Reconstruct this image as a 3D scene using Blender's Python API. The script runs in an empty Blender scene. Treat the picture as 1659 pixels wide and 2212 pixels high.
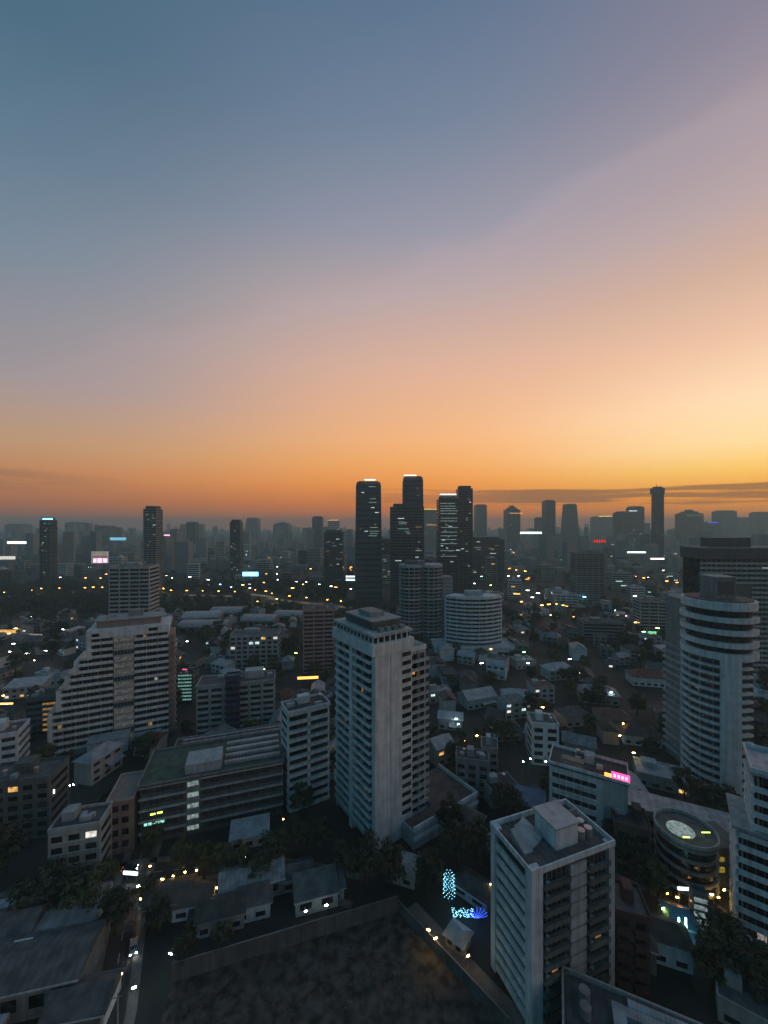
import bpy, math, random
from mathutils import Vector, Matrix
random.seed(11)
R = math.radians

# ------------------------------------------------------------------ camera, sky, exposure
sc = bpy.context.scene
H_EYE = 110.0; FPX = 840.0; CX = 829.5; YH = 1135.0        # measured on a 1659 x 2212 view of the photo
cam = bpy.data.cameras.new("camera"); camo = bpy.data.objects.new("camera", cam)
sc.collection.objects.link(camo); sc.camera = camo
camo.location = (0, 0, H_EYE); camo.rotation_euler = (R(90), 0, 0)
cam.sensor_fit = 'VERTICAL'; cam.sensor_height = 36.0; cam.sensor_width = 27.0
cam.lens = 36.0 * FPX / 2212.0
cam.shift_y = (YH - 1106.0) / 2212.0
cam.clip_start = 0.5; cam.clip_end = 60000

vs = sc.view_settings
vs.view_transform = 'Standard'; vs.look = 'None'; vs.exposure = 0.0; vs.gamma = 1.0
vs.use_curve_mapping = False
cy = sc.cycles
cy.use_denoising = True
cy.max_bounces = 5; cy.diffuse_bounces = 3; cy.glossy_bounces = 3; cy.transmission_bounces = 3
cy.volume_bounces = 1; cy.transparent_max_bounces = 6
cy.sample_clamp_indirect = 4.0; cy.use_light_tree = True
cy.caustics_reflective = False; cy.caustics_refractive = False

def lin(c):
    c = c / 255.0
    return c / 12.92 if c <= 0.04045 else ((c + 0.055) / 1.055) ** 2.4
def srgb(r, g, b): return (lin(r), lin(g), lin(b), 1.0)

SUN_AZ = R(52)                                             # measured clockwise from +Y (the view direction)
world = bpy.data.worlds.new("World"); sc.world = world; world.use_nodes = True
nt = world.node_tree; nt.nodes.clear()
def N(t, **kw):
    n = nt.nodes.new(t)
    for k, v in kw.items(): setattr(n, k, v)
    return n
def L(a, b): nt.links.new(a, b)
def M(op, a, b=None, clamp=False):
    n = N('ShaderNodeMath', operation=op); n.use_clamp = clamp
    for i, v in enumerate((a, b)):
        if v is None: continue
        if isinstance(v, (int, float)): n.inputs[i].default_value = v
        else: L(v, n.inputs[i])
    return n.outputs[0]
tc = N('ShaderNodeTexCoord'); sp = N('ShaderNodeSeparateXYZ'); L(tc.outputs['Generated'], sp.inputs[0])
dx, dy, dz = sp.outputs
elev = M('MULTIPLY', M('ARCSINE', dz), 180 / math.pi)      # degrees
az = M('MULTIPLY', M('ARCTAN2', dx, dy), 180 / math.pi)    # degrees, + to the right
hyp = M('MAXIMUM', M('SQRT', M('ADD', M('MULTIPLY', dx, dx), M('MULTIPLY', dy, dy))), 1e-4)
cosd = M('DIVIDE', M('ADD', M('MULTIPLY', dx, math.sin(SUN_AZ)), M('MULTIPLY', dy, math.cos(SUN_AZ))), hyp)
delta = M('MULTIPLY', M('ARCCOSINE', M('MINIMUM', M('MAXIMUM', cosd, -1.0), 1.0)), 180 / math.pi)
efac = M('DIVIDE', elev, 90.0, True)
ZEN = (44, 88, 112)
ramps = [                                                  # degrees from the sun's azimuth: colours by elevation
  (-4,  [(0,(238,132,20)),(3.6,(255,166,34)),(6.5,(255,212,112)),(9,(255,226,166)),(13.5,(255,223,184)),(20,(238,195,164)),(26.4,(211,175,155)),(32,(186,165,166)),(44,(138,130,148)),(60,(88,104,130)),(90,ZEN)]),
  (52,  [(0,(218,108,40)),(3,(236,128,44)),(6.5,(254,158,68)),(9,(255,172,90)),(12.4,(252,182,118)),(21.7,(229,180,153)),(30,(195,170,166)),(37,(154,153,168)),(46,(116,132,155)),(53.5,(93,116,143)),(90,ZEN)]),
  (97,  [(0,(172,104,68)),(3,(190,118,74)),(5.6,(204,138,90)),(9,(192,154,120)),(16,(150,147,156)),(28,(108,133,153)),(36,(87,118,140)),(44,(68,103,125)),(60,(58,93,116)),(90,ZEN)]),
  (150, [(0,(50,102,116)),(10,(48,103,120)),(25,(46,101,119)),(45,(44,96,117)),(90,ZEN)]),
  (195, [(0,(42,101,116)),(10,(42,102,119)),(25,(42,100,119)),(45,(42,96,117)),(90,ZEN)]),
]
outs = []
for d0, stops in ramps:
    r = N('ShaderNodeValToRGB'); L(efac, r.inputs[0]); cr = r.color_ramp
    while len(cr.elements) < len(stops): cr.elements.new(0.5)
    for e, (el, c) in zip(cr.elements, stops): e.position = el / 90.0
    for e, (el, c) in zip(cr.elements, stops): e.position = el / 90.0; e.color = srgb(*c)
    outs.append((d0, r.outputs[0]))
def mixc(f, a, b):
    n = N('ShaderNodeMix', data_type='RGBA')
    if isinstance(f, (int, float)): n.inputs[0].default_value = f
    else: L(f, n.inputs[0])
    for i, v in ((6, a), (7, b)):
        if isinstance(v, tuple): n.inputs[i].default_value = v
        else: L(v, n.inputs[i])
    return n.outputs[2]
def VM(op, a, b):
    n = N('ShaderNodeVectorMath', operation=op); L(a, n.inputs[0])
    if op == 'SCALE': L(b, n.inputs['Scale'])
    else: L(b, n.inputs[1])
    return n.outputs[0]
acc = tot = None
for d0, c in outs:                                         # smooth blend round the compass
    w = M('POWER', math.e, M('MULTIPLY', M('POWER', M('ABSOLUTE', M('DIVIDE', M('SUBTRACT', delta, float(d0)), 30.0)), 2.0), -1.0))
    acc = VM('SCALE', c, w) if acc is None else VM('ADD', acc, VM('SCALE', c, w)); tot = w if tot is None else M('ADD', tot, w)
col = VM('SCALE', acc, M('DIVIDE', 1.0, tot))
# the physical twilight sky adds its own blue and its glow round the sun
sky = N('ShaderNodeTexSky', sky_type='NISHITA'); sky.sun_disc = False
sky.sun_elevation = R(0.6); sky.sun_rotation = SUN_AZ; sky.altitude = 100; sky.dust_density = 3.0
add = N('ShaderNodeMix', data_type='RGBA', blend_type='ADD'); add.inputs[0].default_value = 0.015
L(col, add.inputs[6]); L(sky.outputs[0], add.inputs[7]); col = add.outputs[2]
# the afterglow itself, brightest a hand above where the sun went down
gl = M('MULTIPLY', M('POWER', math.e, M('MULTIPLY', M('POWER', M('DIVIDE', delta, 42.0), 2.0), -1.0)), M('POWER', math.e, M('MULTIPLY', M('POWER', M('ABSOLUTE', M('DIVIDE', M('SUBTRACT', elev, 10.0), 11.0)), 2.0), -1.0)))
col = VM('SCALE', col, M('ADD', M('MULTIPLY', gl, 0.11), 1.03))
# low streaks of cloud all round the horizon
def cloud(tilt, e0, e1, sx, sz, off, lo, hi):
    ee = M('SUBTRACT', elev, M('MULTIPLY', az, tilt))
    cv = N('ShaderNodeCombineXYZ'); L(M('MULTIPLY', az, sx), cv.inputs[0]); L(M('MULTIPLY', ee, sz), cv.inputs[1]); cv.inputs[2].default_value = off
    nz = N('ShaderNodeTexNoise'); L(cv.outputs[0], nz.inputs[0]); nz.inputs['Scale'].default_value = 1.0
    nz.inputs['Detail'].default_value = 5.0; nz.inputs['Roughness'].default_value = 0.55
    mid, half = (e0 + e1) / 2, (e1 - e0) / 2
    band = M('SUBTRACT', 1.0, M('POWER', M('DIVIDE', M('ABSOLUTE', M('SUBTRACT', ee, mid)), half), 2.0), True)
    v = M('DIVIDE', M('SUBTRACT', M('MULTIPLY', nz.outputs[0], M('ADD', M('MULTIPLY', band, 0.5), 0.5)), lo), hi - lo, True)
    return M('MULTIPLY', v, M('MULTIPLY', band, 3.0, True), True)
cf = cloud(-0.018, 2.7, 5.6, 0.055, 1.7, 5.3, 0.35, 0.45)
cf = M('MULTIPLY', cf, M('ADD', M('DIVIDE', M('SUBTRACT', 62.0, delta), 30.0, True), M('MULTIPLY', M('DIVIDE', M('SUBTRACT', delta, 84.0), 14.0, True), 0.5)))
col = mixc(M('MULTIPLY', cf, 0.8), col, mixc(M('DIVIDE', delta, 100.0, True), srgb(160, 106, 62), srgb(112, 96, 88)))
# one long thin veil edge crossing the sky
nv = N('ShaderNodeTexNoise'); L(tc.outputs['Generated'], nv.inputs[0]); nv.inputs['Scale'].default_value = 2.6; nv.inputs['Detail'].default_value = 2
sv = M('ADD', M('SUBTRACT', M('SUBTRACT', dz, M('MULTIPLY', dx, 0.331)), M('MULTIPLY', dy, 0.68)), M('MULTIPLY', M('SUBTRACT', nv.outputs[0], 0.5), 0.34))
vl = M('MULTIPLY', M('DIVIDE', M('ADD', sv, 0.16), 0.16, True), M('DIVIDE', M('SUBTRACT', 0.02, sv), 0.045, True))
vl = M('MULTIPLY', vl, M('DIVIDE', M('SUBTRACT', 120.0, delta), 80.0, True))
col = mixc(M('MULTIPLY', vl, 0.26), col, srgb(194, 176, 184))
bg = N('ShaderNodeBackground'); bg.inputs[1].default_value = 1.0
wo = N('ShaderNodeOutputWorld'); L(col, bg.inputs[0]); L(bg.outputs[0], wo.inputs[0])
world.cycles.sampling_method = 'MANUAL'; world.cycles.sample_map_resolution = 512

# ------------------------------------------------------------------ pixel <-> world
def gx(px, d): return (px - CX) / FPX * d
def zat(py, d): return H_EYE - (py - YH) * d / FPX
def gd(py, z=0.0): return (H_EYE - z) * FPX / (py - YH)
def ground(px, py, z=0.0):
    d = gd(py, z); return (gx(px, d), d)
def proj(x, y, z): return (CX + x / y * FPX, YH + (H_EYE - z) / y * FPX)

# ------------------------------------------------------------------ materials
MATS = {}
def material(name, rgb, rough=0.8, metal=0.0, spec=0.4, var=0.25, scale=0.35, streak=0.0, bump=0.0, emit=None, estr=0.0, rnd=0.0, ribs=0.0):
    m = bpy.data.materials.new(name); m.use_nodes = True; t = m.node_tree; b = t.nodes['Principled BSDF']
    b.inputs['Roughness'].default_value = rough; b.inputs['Metallic'].default_value = metal
    b.inputs['Specular IOR Level'].default_value = spec
    g = t.nodes.new('ShaderNodeNewGeometry')
    nz = t.nodes.new('ShaderNodeTexNoise'); nz.inputs['Scale'].default_value = scale; nz.inputs['Detail'].default_value = 6
    t.links.new(g.outputs['Position'], nz.inputs['Vector'])
    fac = nz.outputs[0]
    if streak > 0:                                         # rain streaks: noise squeezed along the vertical
        mp = t.nodes.new('ShaderNodeMapping'); mp.inputs['Scale'].default_value = (0.9, 0.9, 0.05)
        t.links.new(g.outputs['Position'], mp.inputs[0])
        n2 = t.nodes.new('ShaderNodeTexNoise'); n2.inputs['Scale'].default_value = 1.0; n2.inputs['Detail'].default_value = 4
        t.links.new(mp.outputs[0], n2.inputs['Vector'])
        mx = t.nodes.new('ShaderNodeMix'); mx.inputs[0].default_value = streak
        t.links.new(fac, mx.inputs[2]); t.links.new(n2.outputs[0], mx.inputs[3]); fac = mx.outputs[0]
    mr = t.nodes.new('ShaderNodeMapRange'); mr.inputs[1].default_value = 0.36; mr.inputs[2].default_value = 0.64
    mr.inputs[3].default_value = 1 - var; mr.inputs[4].default_value = 1 + var * 0.35
    t.links.new(fac, mr.inputs[0]); val = mr.outputs[0]
    if rnd > 0:
        oi = t.nodes.new('ShaderNodeObjectInfo'); mr2 = t.nodes.new('ShaderNodeMapRange')
        mr2.inputs[3].default_value = 1 - rnd; mr2.inputs[4].default_value = 1 + rnd
        t.links.new(oi.outputs['Random'], mr2.inputs[0])
        mu = t.nodes.new('ShaderNodeMath'); mu.operation = 'MULTIPLY'
        t.links.new(val, mu.inputs[0]); t.links.new(mr2.outputs[0], mu.inputs[1]); val = mu.outputs[0]
    if ribs > 0:
        tco = t.nodes.new('ShaderNodeTexCoord'); wv = t.nodes.new('ShaderNodeTexWave'); wv.inputs['Scale'].default_value = ribs; wv.inputs['Distortion'].default_value = 1.6
        t.links.new(tco.outputs['Object'], wv.inputs['Vector']); mr4 = t.nodes.new('ShaderNodeMapRange'); mr4.inputs[3].default_value = 0.84; mr4.inputs[4].default_value = 1.06
        t.links.new(wv.outputs[1], mr4.inputs[0]); mu4 = t.nodes.new('ShaderNodeMath'); mu4.operation = 'MULTIPLY'
        t.links.new(val, mu4.inputs[0]); t.links.new(mr4.outputs[0], mu4.inputs[1]); val = mu4.outputs[0]
    sm = t.nodes.new('ShaderNodeMix'); sm.data_type = 'RGBA'; sm.blend_type = 'MULTIPLY'; sm.inputs[0].default_value = 1.0
    sm.inputs[6].default_value = (*rgb, 1); t.links.new(val, sm.inputs[7]); t.links.new(sm.outputs[2], b.inputs['Base Color'])
    if bump > 0:
        bp = t.nodes.new('ShaderNodeBump'); bp.inputs['Strength'].default_value = bump; bp.inputs['Distance'].default_value = 0.3
        t.links.new(nz.outputs[0], bp.inputs['Height']); t.links.new(bp.outputs[0], b.inputs['Normal'])
    if emit:
        if estr < 3:                                       # rooms are lit unevenly
            mr3 = t.nodes.new('ShaderNodeMapRange'); mr3.inputs[1].default_value = 0.3; mr3.inputs[2].default_value = 0.7
            mr3.inputs[3].default_value = estr * 0.35; mr3.inputs[4].default_value = estr * 1.4
            n3 = t.nodes.new('ShaderNodeTexNoise'); n3.inputs['Scale'].default_value = 0.9; n3.inputs['Detail'].default_value = 3
            t.links.new(g.outputs['Position'], n3.inputs['Vector']); t.links.new(n3.outputs[0], mr3.inputs[0])
            t.links.new(mr3.outputs[0], b.inputs['Emission Strength'])
        else: b.inputs['Emission Strength'].default_value = estr
        b.inputs['Emission Color'].default_value = (*emit, 1)
    MATS[name] = m; return m

material('white_paint', (0.61, 0.745, 0.8), streak=0.6, var=0.34)
material('cream_paint', (0.4, 0.42, 0.41), streak=0.6, var=0.3, rnd=0.15)
material('grey_concrete', (0.23, 0.28, 0.295), streak=0.6, var=0.35, rnd=0.2)
material('pale_concrete', (0.36, 0.45, 0.48), streak=0.6, var=0.35, rnd=0.15)
material('dark_concrete', (0.11, 0.145, 0.15), streak=0.5, var=0.35, rnd=0.2)
material('pink_plaster', (0.36, 0.27, 0.275), streak=0.5, var=0.3)
material('tan_plaster', (0.27, 0.235, 0.21), streak=0.6, var=0.3)
material('maroon_wall', (0.1, 0.055, 0.052), streak=0.5, var=0.3)
material('navy_panel', (0.05, 0.07, 0.13), streak=0.4, var=0.3)
material('green_roof', (0.05, 0.105, 0.085), rough=0.7, var=0.4)
material('tower_cladding', (0.085, 0.12, 0.135), rough=0.6, var=0.25, streak=0.4)
material('dark_glass', (0.03, 0.036, 0.04), rough=0.14, spec=0.6, var=0.8, scale=0.55, rnd=0.7)
material('curtain_glass', (0.05, 0.06, 0.065), rough=0.35, spec=0.5, var=0.6, scale=0.6)
material('tin_roof', (0.22, 0.26, 0.28), rough=0.5, metal=0.0, var=0.4, rnd=0.35, scale=0.5, ribs=5.0)
material('white_roof', (0.36, 0.42, 0.46), rough=0.55, var=0.3, rnd=0.15, ribs=5.0)
material('tile_roof', (0.16, 0.085, 0.072), rough=0.8, var=0.4, rnd=0.35, scale=0.8, ribs=5.0)
material('blue_roof', (0.05, 0.15, 0.27), rough=0.5, var=0.3)
material('grey_roof', (0.1, 0.115, 0.12), rough=0.8, var=0.4, rnd=0.35, ribs=5.0)
material('brown_roof', (0.1, 0.09, 0.082), rough=0.8, var=0.4, rnd=0.3, ribs=5.0)
material('asphalt', (0.04, 0.042, 0.044), rough=0.75, var=0.4, scale=0.2)
material('pavement', (0.16, 0.16, 0.155), var=0.35)
material('road_paint', (0.6, 0.6, 0.58), var=0.4, scale=2)
material('ground_soil', (0.03, 0.037, 0.036), var=0.6, scale=0.04)
material('site_soil', (0.088, 0.077, 0.069), var=0.75, scale=0.42, bump=1.0)
material('park_grass', (0.04, 0.065, 0.025), var=0.5, scale=0.03)
material('path_sand', (0.62, 0.5, 0.32), var=0.25)
material('pitch_grass', (0.05, 0.14, 0.04), var=0.2)
material('leaf', (0.045, 0.07, 0.03), rough=0.65, var=0.6, scale=0.5, rnd=0.35)
material('leaf_light', (0.075, 0.1, 0.035), rough=0.65, var=0.6, scale=0.5, rnd=0.3)
material('bark', (0.07, 0.055, 0.042), var=0.4, scale=2)
material('steel', (0.25, 0.26, 0.27), rough=0.4, metal=0.6, var=0.2)
material('hoarding', (0.11, 0.13, 0.135), rough=0.6, var=0.35, streak=0.5, rnd=0.12)
material('tank_metal', (0.42, 0.44, 0.46), rough=0.35, metal=0.5, var=0.3)
material('red_paint', (0.35, 0.03, 0.03), var=0.2)
material('green_net', (0.02, 0.12, 0.07), var=0.3)
E = {'amber': (1, 0.55, 0.14), 'orange': (1, 0.38, 0.07), 'white': (1, 0.95, 0.85), 'cool': (0.75, 0.95, 1), 'cyan': (0.25, 0.75, 1), 'teal': (0.45, 1, 0.9),
     'pale': (0.75, 1, 0.95), 'pink': (1, 0.05, 0.22), 'rose': (1, 0.35, 0.6), 'green': (0.3, 1, 0.45), 'lime': (0.75, 1, 0.15), 'blue': (0.04, 0.1, 1), 'yellow': (1, 0.72, 0.05), 'red': (1, 0.04, 0.03)}
for k, c in E.items():
    material('lamp_' + k, (0.2, 0.2, 0.2), emit=c, estr=70.0)
    material('far_' + k, (0.2, 0.2, 0.2), emit=c, estr=18.0)
    material('bead_' + k, (0.2, 0.2, 0.2), emit=c, estr=10.0)
    material('dim_' + k, (0.06, 0.06, 0.06), rough=0.3, emit=c, estr=0.07)
    material('sign_' + k, (0.2, 0.2, 0.2), emit=c, estr=3.2)
    material('glow_' + k, (0.08, 0.08, 0.08), emit=c, estr=0.28)
    material('room_' + k, (0.05, 0.05, 0.05), rough=0.2, emit=c, estr=1.0)

# ------------------------------------------------------------------ objects
COL = sc.collection
CUBES = {}
def cube_mesh(mat):
    if mat not in CUBES:
        me = bpy.data.meshes.new('block_' + mat)
        v = [(x, y, z) for z in (-.5, .5) for y in (-.5, .5) for x in (-.5, .5)]
        me.from_pydata(v, [], [(0, 2, 3, 1), (4, 5, 7, 6), (0, 1, 5, 4), (2, 6, 7, 3), (0, 4, 6, 2), (1, 3, 7, 5)])
        me.materials.append(MATS[mat]); CUBES[mat] = me
    return CUBES[mat]
def link(o, parent=None):
    COL.objects.link(o)
    if parent: o.parent = parent
    return o
def box(name, parent, x0, x1, y0, y1, z0, z1, mat, rz=0):
    o = bpy.data.objects.new(name, cube_mesh(mat))
    o.location = ((x0 + x1) / 2, (y0 + y1) / 2, (z0 + z1) / 2); o.scale = (x1 - x0, y1 - y0, z1 - z0); o.rotation_euler.z = rz
    return link(o, parent)
def mesh(name, verts, faces, mat, parent=None, loc=(0, 0, 0), rz=0, smooth=False):
    me = bpy.data.meshes.new(name); me.from_pydata(verts, [], faces); me.materials.append(MATS[mat])
    if smooth: me.polygons.foreach_set('use_smooth', [True] * len(me.polygons))
    me.update()
    o = bpy.data.objects.new(name, me); o.location = loc; o.rotation_euler.z = rz
    return link(o, parent)
def inst(name, me, parent, loc=(0, 0, 0), scale=(1, 1, 1), rz=0):
    o = bpy.data.objects.new(name, me); o.location = loc; o.scale = scale; o.rotation_euler.z = rz
    return link(o, parent)
def root(name, x, y, yaw=0, z=0):
    o = bpy.data.objects.new(name, None); o.location = (x, y, z); o.rotation_euler.z = yaw; o.empty_display_size = 2
    return link(o)
KEEP = []                                                  # (x, y, radius) already built on
def keep(x, y, r): KEEP.append((x, y, r))
def free(x, y, r): return all((x - a) ** 2 + (y - b) ** 2 > (r + c) ** 2 for a, b, c in KEEP)
PENDING = []                                               # things whose label is finished from the nearest landmark
def tag(o, label, cat, group=None, kind=None):
    o['label'] = label
    if cat: o['category'] = cat
    if group: o['group'] = group
    if kind: o['kind'] = kind
    return o
def later(o, look, cat, group, p): PENDING.append((o, look, cat, group, p)); return o
def structure(o): o['kind'] = 'structure'; return o

ARCS = {}
def arc_mesh(r0, r1, a0, a1, h, mat, seg=None):
    key = (r0, r1, round(a0, 3), round(a1, 3), h, mat)
    if key in ARCS: return ARCS[key]
    seg = seg or max(4, int(abs(a1 - a0) / R(7.5)))
    full = abs(a1 - a0 - 2 * math.pi) < 1e-4
    v, f = [], []
    n = seg if full else seg + 1
    for i in range(n):
        a = a0 + (a1 - a0) * i / seg; c, s = math.cos(a), math.sin(a)
        v += [(r0 * c, r0 * s, 0), (r1 * c, r1 * s, 0), (r1 * c, r1 * s, h), (r0 * c, r0 * s, h)]
    for i in range(seg):
        p, q = 4 * i, 4 * ((i + 1) % n)
        f += [(p + 1, q + 1, q + 2, p + 2), (p + 3, p + 2, q + 2, q + 3), (p, p + 1, q + 1, q)[::-1]]
        if r0 > 0.01: f.append((q, p, p + 3, q + 3))
    if not full: f += [(0, 1, 2, 3), tuple(4 * seg + k for k in (3, 2, 1, 0))]
    me = bpy.data.meshes.new('arc_' + mat); me.from_pydata(v, [], f); me.materials.append(MATS[mat]); ARCS[key] = me
    return me

ROOFS = {}
def roof_mesh(kind, mat):
    if (kind, mat) in ROOFS: return ROOFS[(kind, mat)]
    if kind == 'hip':
        v = [(-.5, -.5, 0), (.5, -.5, 0), (.5, .5, 0), (-.5, .5, 0), (-.22, 0, 1), (.22, 0, 1)]
        f = [(0, 1, 5, 4), (1, 2, 5), (2, 3, 4, 5), (3, 0, 4), (3, 2, 1, 0)]
    elif kind == 'gable':
        v = [(-.5, -.5, 0), (.5, -.5, 0), (.5, .5, 0), (-.5, .5, 0), (-.5, 0, 1), (.5, 0, 1)]
        f = [(0, 1, 5, 4), (1, 2, 5), (2, 3, 4, 5), (3, 0, 4), (3, 2, 1, 0)]
    elif kind == 'mono':
        v = [(-.5, -.5, 0), (.5, -.5, 0), (.5, .5, 0), (-.5, .5, 0), (-.5, -.5, .15), (.5, -.5, .15), (.5, .5, 1), (-.5, .5, 1)]
        f = [(0, 1, 5, 4), (1, 2, 6, 5), (2, 3, 7, 6), (3, 0, 4, 7), (3, 2, 1, 0), (4, 5, 6, 7)]
    else:                                                  # vault
        v, f = [], []; n = 14
        for s in (-.5, .5):
            for i in range(n + 1):
                a = math.pi * i / n; v.append((s, -.5 * math.cos(a), math.sin(a)))
        for i in range(n): f.append((i, n + 1 + i, n + 2 + i, i + 1)[::-1])
        f += [tuple(range(n + 1)), tuple(range(n + 1, 2 * n + 2))[::-1]]
    me = bpy.data.meshes.new(kind + '_' + mat); me.from_pydata(v, [], f); me.materials.append(MATS[mat]); ROOFS[(kind, mat)] = me
    return me

CYL = {}
def cyl(name, parent, x, y, z0, z1, r, mat, seg=12):
    if (mat, seg) not in CYL: CYL[(mat, seg)] = arc_mesh(0.0, 1.0, 0, 2 * math.pi, 1.0, mat, seg)
    return inst(name, CYL[(mat, seg)], parent, (x, y, z0), (r, r, z1 - z0))

def parapet(p, x0, x1, y0, y1, z, mat, h=0.9, t=0.3):
    box('parapet', p, x0, x1, y0, y0 + t, z, z + h, mat); box('parapet', p, x0, x1, y1 - t, y1, z, z + h, mat)
    box('parapet', p, x0, x0 + t, y0 + t, y1 - t, z, z + h, mat); box('parapet', p, x1 - t, x1, y0 + t, y1 - t, z, z + h, mat)
def roof_kit(p, x0, x1, y0, y1, z, rng, n=4, wall='grey_concrete'):
    w, d = x1 - x0, y1 - y0
    sw, sd, sh = w * rng.uniform(.22, .4), d * rng.uniform(.3, .5), rng.uniform(2.4, 4.2)
    sx, sy = rng.uniform(x0 + 1, x1 - sw - 1), rng.uniform(y0 + d * .3, y1 - sd - .6)
    s = box('stair_house', p, sx, sx + sw, sy, sy + sd, z, z + sh, wall); 
    for i in range(n):
        x, y = rng.uniform(x0 + 1.2, x1 - 1.2), rng.uniform(y0 + 1.2, y1 - 1.2)
        if sx - 1.2 < x < sx + sw + 1.2 and sy - 1.2 < y < sy + sd + 1.2: continue
        if rng.random() < .5: cyl('water_tank', p, x, y, z, z + rng.uniform(1.4, 2.2), rng.uniform(.6, .95), 'tank_metal')
        else:
            a, b = rng.uniform(.6, 1.6), rng.uniform(.5, 1.0); box('air_unit', p, x - a, x + a, y - b, y + b, z, z + rng.uniform(.8, 1.6), 'pale_concrete')

def mullions(p, x0, x1, yf, z0, z1, step, mat, w=0.16, dp=0.14, axis='x'):
    """upright bars of one window band, one joined part (each bar is finger-wide)"""
    n = max(1, int(round((x1 - x0) / step))); v, f = [], []
    for i in range(n + 1):
        c = x0 + (x1 - x0) * i / n; b = len(v)
        for z in (z0, z1):
            for yy in (yf - dp, yf):
                for xx in (c - w / 2, c + w / 2): v.append((xx, yy, z) if axis == 'x' else (yy, xx, z))
        f += [tuple(b + k for k in q) for q in ((0, 2, 3, 1), (4, 5, 7, 6), (0, 1, 5, 4), (2, 6, 7, 3), (0, 4, 6, 2), (1, 3, 7, 5))]
    o = mesh('mullions', v, f, mat, p); o['kind'] = 'stuff'; return o

# ------------------------------------------------------------------ ground, roads, lot, park
def sheet(name, pts, z, mat):
    return structure(mesh(name, [(x, y, z) for x, y in pts], [tuple(range(len(pts)))], mat))
sheet('ground', [(-9000, -1500), (9000, -1500), (9000, 9000), (-9000, 9000)], 0.0, 'ground_soil')
def strip(pts, w):
    l, r = [], []
    for i, (x, y) in enumerate(pts):
        a = Vector(pts[max(0, i - 1)]); b = Vector(pts[min(len(pts) - 1, i + 1)]); t = (b - a).normalized()
        l.append((x - t.y * w / 2, y + t.x * w / 2)); r.append((x + t.y * w / 2, y - t.x * w / 2))
    return l, r
def road(name, pts, w, mat='asphalt', z=0.02, kerb=True, dash=True, kname='pavement', clear=0.0):
    l, r = strip(pts, w); v = [(x, y, z) for x, y in l + r]; n = len(pts)
    o = structure(mesh(name, v, [(i, i + n, i + n + 1, i + 1) for i in range(n - 1)], mat))
    for i in range(n - 1):
        a, b = Vector(pts[i]), Vector(pts[i + 1]); k = max(1, int((b - a).length / (w * .7)))
        for q in range(k + 1):
            c = a.lerp(b, q / k); keep(c.x, c.y - clear * .8, w * .5 + (1.5 if kerb else .5) + clear)
    if kerb:
        for s in (1, -1):
            i0 = strip(pts, w)[0 if s == 1 else 1]; o0 = strip(pts, w + 4.4)[0 if s == 1 else 1]
            vv = []; 
            for (ax, ay), (bx, by) in zip(i0, o0): vv += [(ax, ay, 0), (ax, ay, .14), (bx, by, .14), (bx, by, 0)]
            ff = []
            for i in range(n - 1):
                p = 4 * i; ff += [(p, p + 4, p + 5, p + 1), (p + 1, p + 5, p + 6, p + 2), (p + 2, p + 6, p + 7, p + 3)]
            structure(mesh(kname, vv, ff, 'pavement'))
    if dash:
        vv, ff = [], []
        for i in range(n - 1):
            a, b = Vector(pts[i]), Vector(pts[i + 1]); t = (b - a).normalized(); m = Vector((-t.y, t.x)) * .09; k = int((b - a).length / 6)
            for q in range(k):
                c0 = a + t * (q * 6 + 1); c1 = c0 + t * 2.6; bb = len(vv)
                vv += [(*(c0 - m), z + .006), (*(c0 + m), z + .006), (*(c1 + m), z + .006), (*(c1 - m), z + .006)]; ff.append((bb + 3, bb + 2, bb + 1, bb))
        mk = structure(mesh('road_marking', vv, ff, 'road_paint'))
    return o
soi = [(-52, 60), (-61, 86), (-72, 108), (-78, 121), (-84, 139), (-92, 165), (-97, 190)]
road('road', soi, 6.5)
cross = [(-200, 101), (-150, 106), (-113, 111), (-80, 122.5), (-52, 126), (-22, 121), (-8, 117)]
road('road', cross, 7.0, z=0.028)
lane = [(114, 80), (104, 96), (92, 110), (84, 119), (72, 128)]
road('road', lane, 6.0)
avenue = [(-700, 760), (-420, 700), (-140, 660), (120, 650), (400, 690), (760, 770)]
road('road', avenue, 16, kerb=False)
avenue2 = [(-60, 300), (-30, 420), (0, 560), (40, 900), (70, 1500), (90, 2400)]
road('road', avenue2, 13, kerb=False, dash=False)
road('road', [(-330, 330), (-250, 300), (-170, 262), (-105, 250), (-50, 262)], 8, kerb=False, z=.03)
road('road', [(60, 205), (110, 215), (170, 240), (235, 262), (320, 300)], 6, kerb=False, z=.03)

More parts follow.
